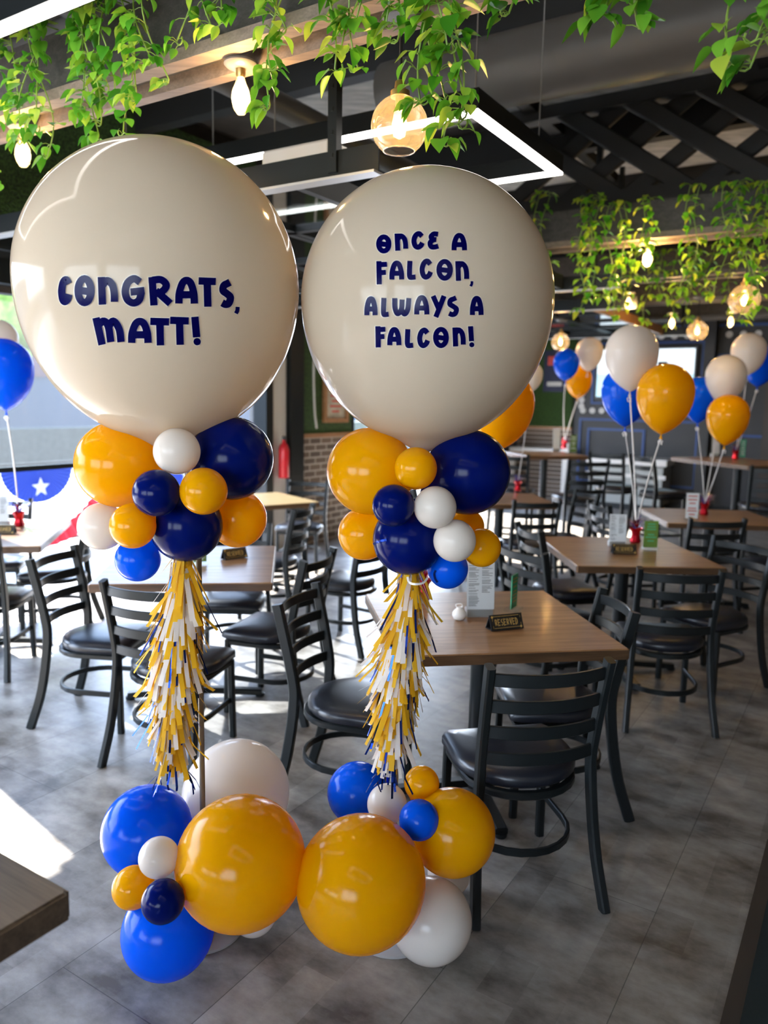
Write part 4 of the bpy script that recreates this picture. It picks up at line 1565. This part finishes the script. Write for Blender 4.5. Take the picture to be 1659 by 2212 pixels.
edison(at(1453, 675, 8.6), 'far bulb left of the middle globe lamp')

# LED frame lights
def led_frame(s0, s1, d0, d1, z, label, w=.055):
    root = empty('frame_light', room((s0+s1)/2, (d0+d1)/2, z))
    o = room((s0+s1)/2, (d0+d1)/2, z)
    def bars(m_, za, zb, ww):
        for a, b, c, d in ((s0, s1, d0, d0+ww), (s0, s1, d1-ww, d1), (s0, s0+ww, d0+ww, d1-ww), (s1-ww, s1, d0+ww, d1-ww)):
            m_.rbox(a, b, c, d, za, zb)
        m_.v = [tuple(Vector(p)-o) for p in m_.v]
        return m_
    bars(MB(), z+.012, z+.10, w+.004).build('housing', M['black_metal'], root)
    bars(MB(), z, z+.012, w).build('diffuser', M['led'], root)
    for a, b in ((s0+.03, d0+.03), (s0+.03, d1-.03), (s1-.32, d0+.02), (s1-.32, d1-.02), (s0+.03, (d0+d1)/2)):
        q = room(a, b, z+.1)-o
        MB().tube([q, q+Vector((0, 0, ZC-.31-z-.1))], .003, 6).build('hanging_wire', M['steel'], root)
    return tag(root, label, 'light', 'white frame lights')
led_frame(-3.98, -2.90, 1.5, 3.86, 2.9, 'hanging white rectangular frame light behind the two giant balloons')
led_frame(-6.62, -5.45, .8, 3.30, 2.9, 'white frame light cut by the top left corner of the picture')
led_frame(-8.4, -7.2, 4.6, 7.2, 2.9, 'added white frame light, unseen behind the camera')  # extra lamp added out of view to light the balloon fronts

# overhead roll-up doors resting on their tracks
def overhead_door(s0, s1, d0, d1, z, label, edge):
    o = room((s0+s1)/2, (d0+d1)/2, z)
    root = empty('rollup_door', o)
    def loc(m_):
        m_.v = [tuple(Vector(p)-o) for p in m_.v]
        return m_
    n = 4
    for i in range(n):
        a, b = d0+(d1-d0)*i/n, d0+(d1-d0)*(i+1)/n-.01
        m = MB()
        for q in (a, b-.05):
            m.rbox(s0+.06, s1-.06, q, q+.05, z+.02, z+.065)
        for q in [s0+.06+(s1-s0-.17)*j/4 for j in range(5)]:
            m.rbox(q, q+.05, a, b, z+.02, z+.065)
        pn = loc(m).build('panel_frame', M['black_metal'], root)
        loc(MB().rbox(s0+.08, s1-.08, a+.02, b-.02, z+.04, z+.046)).build('pane', M['doorglass'], pn)
    loc(MB().rbox(s0+.03, s1-.03, d1, d1+.04, z-.01, z+.10)).build('door_edge', edge, root)
    for q in (s0, s1):
        t = MB()
        t.rbox(q-.004, q+.004, d0-.1, d1+.5, z-.02, z+.09)
        tk = loc(t).build('track', M['black_metal'], root)
        loc(MB().rbox(q-.035, q+.035, d0-.1, d1+.5, z-.03, z-.02)).build('track_flange', M['steel'], tk)
        h = MB()
        for dd in (d1+.28,):
            h.rbox(q-.02, q+.02, dd-.022, dd+.022, z, ZC-.2)
            # rivets in the perforated angle
            for k in range(14):
                h.rbox(q-.024, q-.02, dd-.006, dd+.006, z+.06+k*.09, z+.075+k*.09)
        loc(h).build('track_hanger', M['black_metal'], root)
    return tag(root, label, 'door')
overhead_door(OA[0]-.04, OA[1]+.02, .35, 3.16, 2.58, 'open glass roll-up door resting on overhead tracks behind the giant balloons', M['black_metal'])
overhead_door(OB[0], OB[1], .35, 2.9, 2.6, 'far open roll-up door with wooden edge overhead at right', M['frame_tan'])
mo = MB().rbox(-4.25, -4.05, 2.85, 3.25, 2.70, 2.81, ch=.01).build('door_opener', M['white_paint'])
tag(recenter(mo, room(-4.15, 3.05, 2.70)), 'white door opener box beside the overhead track', 'motor')

# clear weather curtains in the openings
def curtain(s0, s1, z0, label, n=28):
    root = empty('weather_curtain', room((s0+s1)/2, -.08, z0))
    o = room((s0+s1)/2, -.08, z0)
    m = MB()
    vs, fs = [], []
    for j in (0, 1):
        for i in range(n+1):
            s_ = s0+(s1-s0)*i/n
            vs.append(room(s_, -.08+.012*math.sin(i*1.3), z0 if j == 0 else OZ)-o)
    for i in range(n):
        fs.append((i, i+1, n+2+i, n+1+i))
    m.add(vs, fs)
    m.build('vinyl_sheet', M['vinyl'], root, 3.2)
    h = MB().rbox(s0, s1, -.1, -.06, z0-.04, z0)
    h.v = [tuple(Vector(p)-o) for p in h.v]
    h.build('bottom_bar', M['black_metal'], root)
    h = MB().rbox(s0, s1, -.14, -.02, OZ-.08, OZ)
    h.v = [tuple(Vector(p)-o) for p in h.v]
    h.build('top_roll', M['beam_paint'], root)
    return tag(root, label, 'curtain', 'clear roll-down weather curtains')
curtain(OA[0]+.07, OA[1]-.09, 1.09, 'clear roll-down curtain in the bright left opening')
cord_ = MB().tube(smooth_pts([room(-.28, .14, 2.6), room(-.3, .13, 2.0), room(-.28, .13, 1.55), room(-.24, .13, 1.32)], 6), .012, 8).build('loose_cable', M['white_paint'], None, 1)
tag(recenter(cord_, room(-.28, .14, 1.3)), 'white pull cord hanging on the black post by the green wall', 'cord')

# framed poster on the boxwood pier, dark flag poster, extinguisher, tv
def framed(s0, s1, z0, z1, label):
    o = room((s0+s1)/2, .09, z0)
    root = empty('framed_poster', o)
    def loc(m_):
        m_.v = [tuple(Vector(p)-o) for p in m_.v]
        return m_
    m = MB()
    for a, b, c, d in ((s0, s1, z0, z0+.05), (s0, s1, z1-.05, z1), (s0, s0+.05, z0, z1), (s1-.05, s1, z0, z1)):
        m.rbox(a, b, .07, .11, c, d)
    loc(m).build('frame', M['frame_tan'], root)
    sh = loc(MB().rbox(s0+.05, s1-.05, .07, .085, z0+.05, z1-.05)).build('sheet', M['poster'], root)
    t = MB()
    rnd = random.Random(7)
    z_ = z1-.12
    while z_ > z0+.12:
        w = (s1-s0)*rnd.uniform(.3, .62)
        t.rbox((s0+s1)/2-w/2, (s0+s1)/2+w/2, .085, .087, z_-.02, z_)
        z_ -= .06
    loc(t).build('print', M['redprint'], sh)
    return tag(root, label, 'poster')
framed(-.06, .42, 1.38, 2.12, 'wood framed poster on the green boxwood pier between the giant balloons')
o = room(SMAX-.1, .85, 1.75)
ps = MB().rbox(SMAX-.09, SMAX-.075, .55, .95, 1.85, 2.55).build('dark_banner', plain('navy_banner', (.012, .016, .05), .6))
recenter(ps, o)
MB_ = MB().rbox(SMAX-.094, SMAX-.09, .62, .86, 2.3, 2.45)
MB_.v = [tuple(Vector(q)-o) for q in MB_.v]
MB_.build('red_emblem', M['redprint'], ps)
MB_ = MB().rbox(SMAX-.094, SMAX-.09, .62, .88, 1.95, 2.02)
MB_.v = [tuple(Vector(q)-o) for q in MB_.v]
MB_.build('pale_lettering', M['dot'], ps)
tag(ps, 'dark navy banner on the far green wall', 'banner')
ex = empty('fire_extinguisher', room(-.80, .12, .80))
MB().lathe([(.05, 0), (.058, .01), (.058, .30), (.045, .35), (.02, .38), (.02, .41)], (0, 0, 0), n=18).build('cylinder', M['redext'], ex, .8)
MB().box((0, 0, .43), (.03, .09, .035)).build('valve', M['black_metal'], ex)
tag(ex, 'red extinguisher on the black post right of the left cluster', 'extinguisher')
tv = empty('television', room(SMAX-.12, 2.62, 1.72))
o = room(SMAX-.12, 2.62, 1.72)
def tvb(a, b, c, d, e, f):
    m = MB().rbox(a, b, c, d, e, f)
    m.v = [tuple(Vector(q)-o) for q in m.v]
    return m
tvb(SMAX-.11, SMAX-.03, 1.46, 3.03, 1.75, 2.57).build('housing', M['blackcard'], tv)
sc_ = tvb(SMAX-.115, SMAX-.11, 1.49, 3.0, 1.78, 2.54).build('screen', M['screen'], tv)
tvb(SMAX-.117, SMAX-.115, 1.49, 3.0, 2.15, 2.54).build('picture_area', M['screen2'], sc_)
tvb(SMAX-.118, SMAX-.117, 2.45, 2.6, 2.25, 2.34).build('picture_detail', M['beam_paint'], sc_)
tvb(SMAX-.118, SMAX-.116, 1.62, 1.72, 1.82, 1.90).build('picture_mark', M['greencard'], sc_)
tag(tv, 'lit television with pale blue picture on the dark far wall', 'television')
# low pale cabinet against the far wall
o = room(SMAX-.4, 2.9, 0)
cb = empty('low_cabinet', o)
def cbb(*a):
    m = MB().rbox(*a)
    m.v = [tuple(Vector(q)-o) for q in m.v]
    return m
cbb(SMAX-.6, SMAX-.04, 1.6, 2.75, .1, .70).build('body', M['door_panel_grey'], cb)
cbb(SMAX-.62, SMAX-.03, 1.55, 2.8, .72, .82).build('top', M['white_paint'], cb)
cbb(SMAX-.63, SMAX-.6, 1.55, 2.8, .52, .58).build('rail', M['white_paint'], cb)
cbb(SMAX-.56, SMAX-.06, 1.65, 2.7, 0, .1).build('plinth', M['black_metal'], cb)
tag(cb, 'pale grey low cabinet against the far wall under the television', 'cabinet')
wb = empty('white_bench', room(SMAX-.5, .7, 0))
o = room(SMAX-.5, .7, 0)
cbb(SMAX-.5, SMAX-.08, .15, 1.2, .80, .90).build('seat_rail', M['white_paint'], wb)
cbb(SMAX-.5, SMAX-.42, .15, .25, 0, .8).build('leg', M['white_paint'], wb)
cbb(SMAX-.5, SMAX-.42, 1.1, 1.2, 0, 1.0).build('leg', M['white_paint'], wb)
tag(wb, 'white railed bench in the far corner under the green wall', 'bench')
# floor mat by the lower right corner
o = Vector((1.6, 2.0, 0))
e0 = room(*to_sd(Vector((1.49, 2.73, 0))), 0)
s_e, d_e = to_sd(Vector((1.49, 2.73, 0)))
mt_ = empty('floor_mat', room(s_e-1.2, d_e+.6, 0))
o = room(s_e-1.2, d_e+.6, 0)
cbb(s_e-2.6, s_e, d_e, d_e+1.2, .001, .012).build('border', M['mat_edge'], mt_)
cbb(s_e-2.56, s_e-.05, d_e+.045, d_e+1.16, .012, .017).build('pile', M['mat'], mt_)
tag(mt_, 'dark green black floor mat with brown edge at the lower right corner', 'mat')

# ------------------------------------------------------------------ outside the openings
struct(MB().rbox(-30, 30, -4.2, -.2, -.12, -.02).build('patio', M['concrete']), 'bright concrete patio outside the openings', 'patio')
struct(MB().rbox(-60, 60, -60, -4.2, -.16, -.06).build('parking_lot', M['asphalt']), 'bright parking lot beyond the patio', 'ground')
rl = empty('patio_railing', room(-1.5, -1.9, -.02))
o = room(-1.5, -1.9, -.02)
def loc0(m_):
    m_.v = [tuple(Vector(p)-o) for p in m_.v]
    return m_
loc0(MB().rbox(-6.5, 3.5, -1.92, -1.88, .90, .94).rbox(-6.5, 3.5, -1.92, -1.88, .08, .11)).build('rail', M['black_metal'], rl)
bl = MB()
for i in range(72):
    s_ = -6.4+i*.137
    bl.rbox(s_-.007, s_+.007, -1.907, -1.893, .1, .9)
loc0(bl).build('balusters', M['black_metal'], rl)
for i in range(5):
    s_ = -6.4+i*2.4
    loc0(MB().rbox(s_-.025, s_+.025, -1.925, -1.875, -.0, .98)).build('post', M['black_metal'], rl)
tag(rl, 'black metal railing of the patio behind the flag bunting', 'railing')
def bunting(sc, label, R=.84):
    o_ = room(sc, -1.85, .88)
    root = empty('flag_bunting', o_)
    nP = 24
    def fan(name, r0, r1, mt):
        m = MB()
        vs, fs = [], []
        for i in range(nP*2+1):
            a = PI + PI*i/(nP*2)
            ple = .018*(1 if i % 2 else -1)
            for r in (r0, r1):
                vs.append(U2*(r*math.cos(a)*1.15) + N2*(.03+ple*r/R) + Vector((0, 0, r*math.sin(a))))
        for i in range(nP*2):
            fs.append((2*i, 2*i+1, 2*i+3, 2*i+2))
        m.add(vs, fs)
        return m.build(name, M[mt], root)
    fb = fan('blue_field', .02, R*.42, 'bblue')
    fan('white_stripe', R*.42, R*.78, 'bwhite')
    fan('red_stripe', R*.78, R, 'bred')
    st = []
    for i in range(10):
        a = PI/2 + i*PI/5
        r = .105 if i % 2 == 0 else .045
        st.append(U2*(r*math.cos(a)) + N2*.075 + Vector((0, 0, r*math.sin(a)-.19)))
    m = MB()
    c = N2*.075+Vector((0, 0, -.19))
    m.add([c]+st, [(0, i+1, (i+1) % 10+1) for i in range(10)])
    m.build('star', M['bwhite'], fb)
    return tag(root, label, 'bunting', 'pleated flag buntings on the patio railing')
for sc, lab in ((-2.42, 'pleated red, white and blue bunting with a star, leftmost on the railing'), (-.42, 'pleated bunting behind the left balloon column'), (1.58, 'pleated bunting behind the pier between the openings'), (3.58, 'pleated bunting beyond the far opening')):
    bunting(sc, lab)
# across the lot: pale shop building with a faded red sign band, hedge wall, trees
b = empty('shop_building', room(6, -14, -.06))
o = room(6, -14, -.06)
loc0(MB().rbox(-12, 26, -20, -15, -.06, 3.6)).build('wall', M['bldg'], b)
sg = loc0(MB().rbox(1.0, 8.0, -15.1, -14.95, 2.15, 3.0)).build('sign_band', M['bldgred'], b)
m = MB()
for i, ch in enumerate('SLO'):
    s0 = 2.2+i*.75
    glyph(m, ch, (s0, s0+.5, -2.85, -2.3), .13, lambda a, q: room(a, -14.93, -q)-o)
m.build('sign_letters', M['bwhite'], sg)
loc0(MB().rbox(-12, 26, -15.3, -14.9, 3.5, 3.7)).build('parapet', M['white_paint'], b)
tag(b, 'pale blue shop building with faded red sign seen through the left opening', 'building')
hw = MB().rbox(-14, 26, -9.6, -9.0, -.06, .95).build('hedge_row', M['grasswall'])
tag(recenter(hw, room(6, -9.3, -.06)), 'grey green low hedge across the parking lot', 'hedge')
def tree(sc, dc, h, r, label, seed):
    rnd = random.Random(seed)
    root = empty('street_tree', room(sc, dc, -.06))
    MB().tube([(0, 0, 0), (.05, 0, h*.4), (0, .05, h*.7)], [.16, .12, .08], 10).build('trunk', M['trunk'], root)
    m = MB()
    for q in range(9):
        c = Vector((rnd.uniform(-1, 1)*r*.7, rnd.uniform(-1, 1)*r*.7, h*.75+rnd.uniform(-.5, .6)*r))
        rr = r*rnd.uniform(.45, .7)
        prof = [(max(0, rr*math.sin(PI*i/10))*rnd.uniform(.85, 1.1), rr*math.cos(PI*i/10)) for i in range(11)]
        prof[0], prof[-1] = (0, rr), (0, -rr)
        m.lathe(prof, c, (rnd.uniform(-.3, .3), rnd.uniform(-.3, .3), 1), 12)
    m.build('crown', M['tree'], root, 3.2)
    return tag(root, label, 'tree', 'trees across the lot')
tree(-1.0, -12.0, 4.4, 1.5, 'bright green tree at the top left of the left opening', 3)
tree(3.4, -12.4, 4.6, 1.4, 'green tree behind the CONGRATS balloon outside', 5)
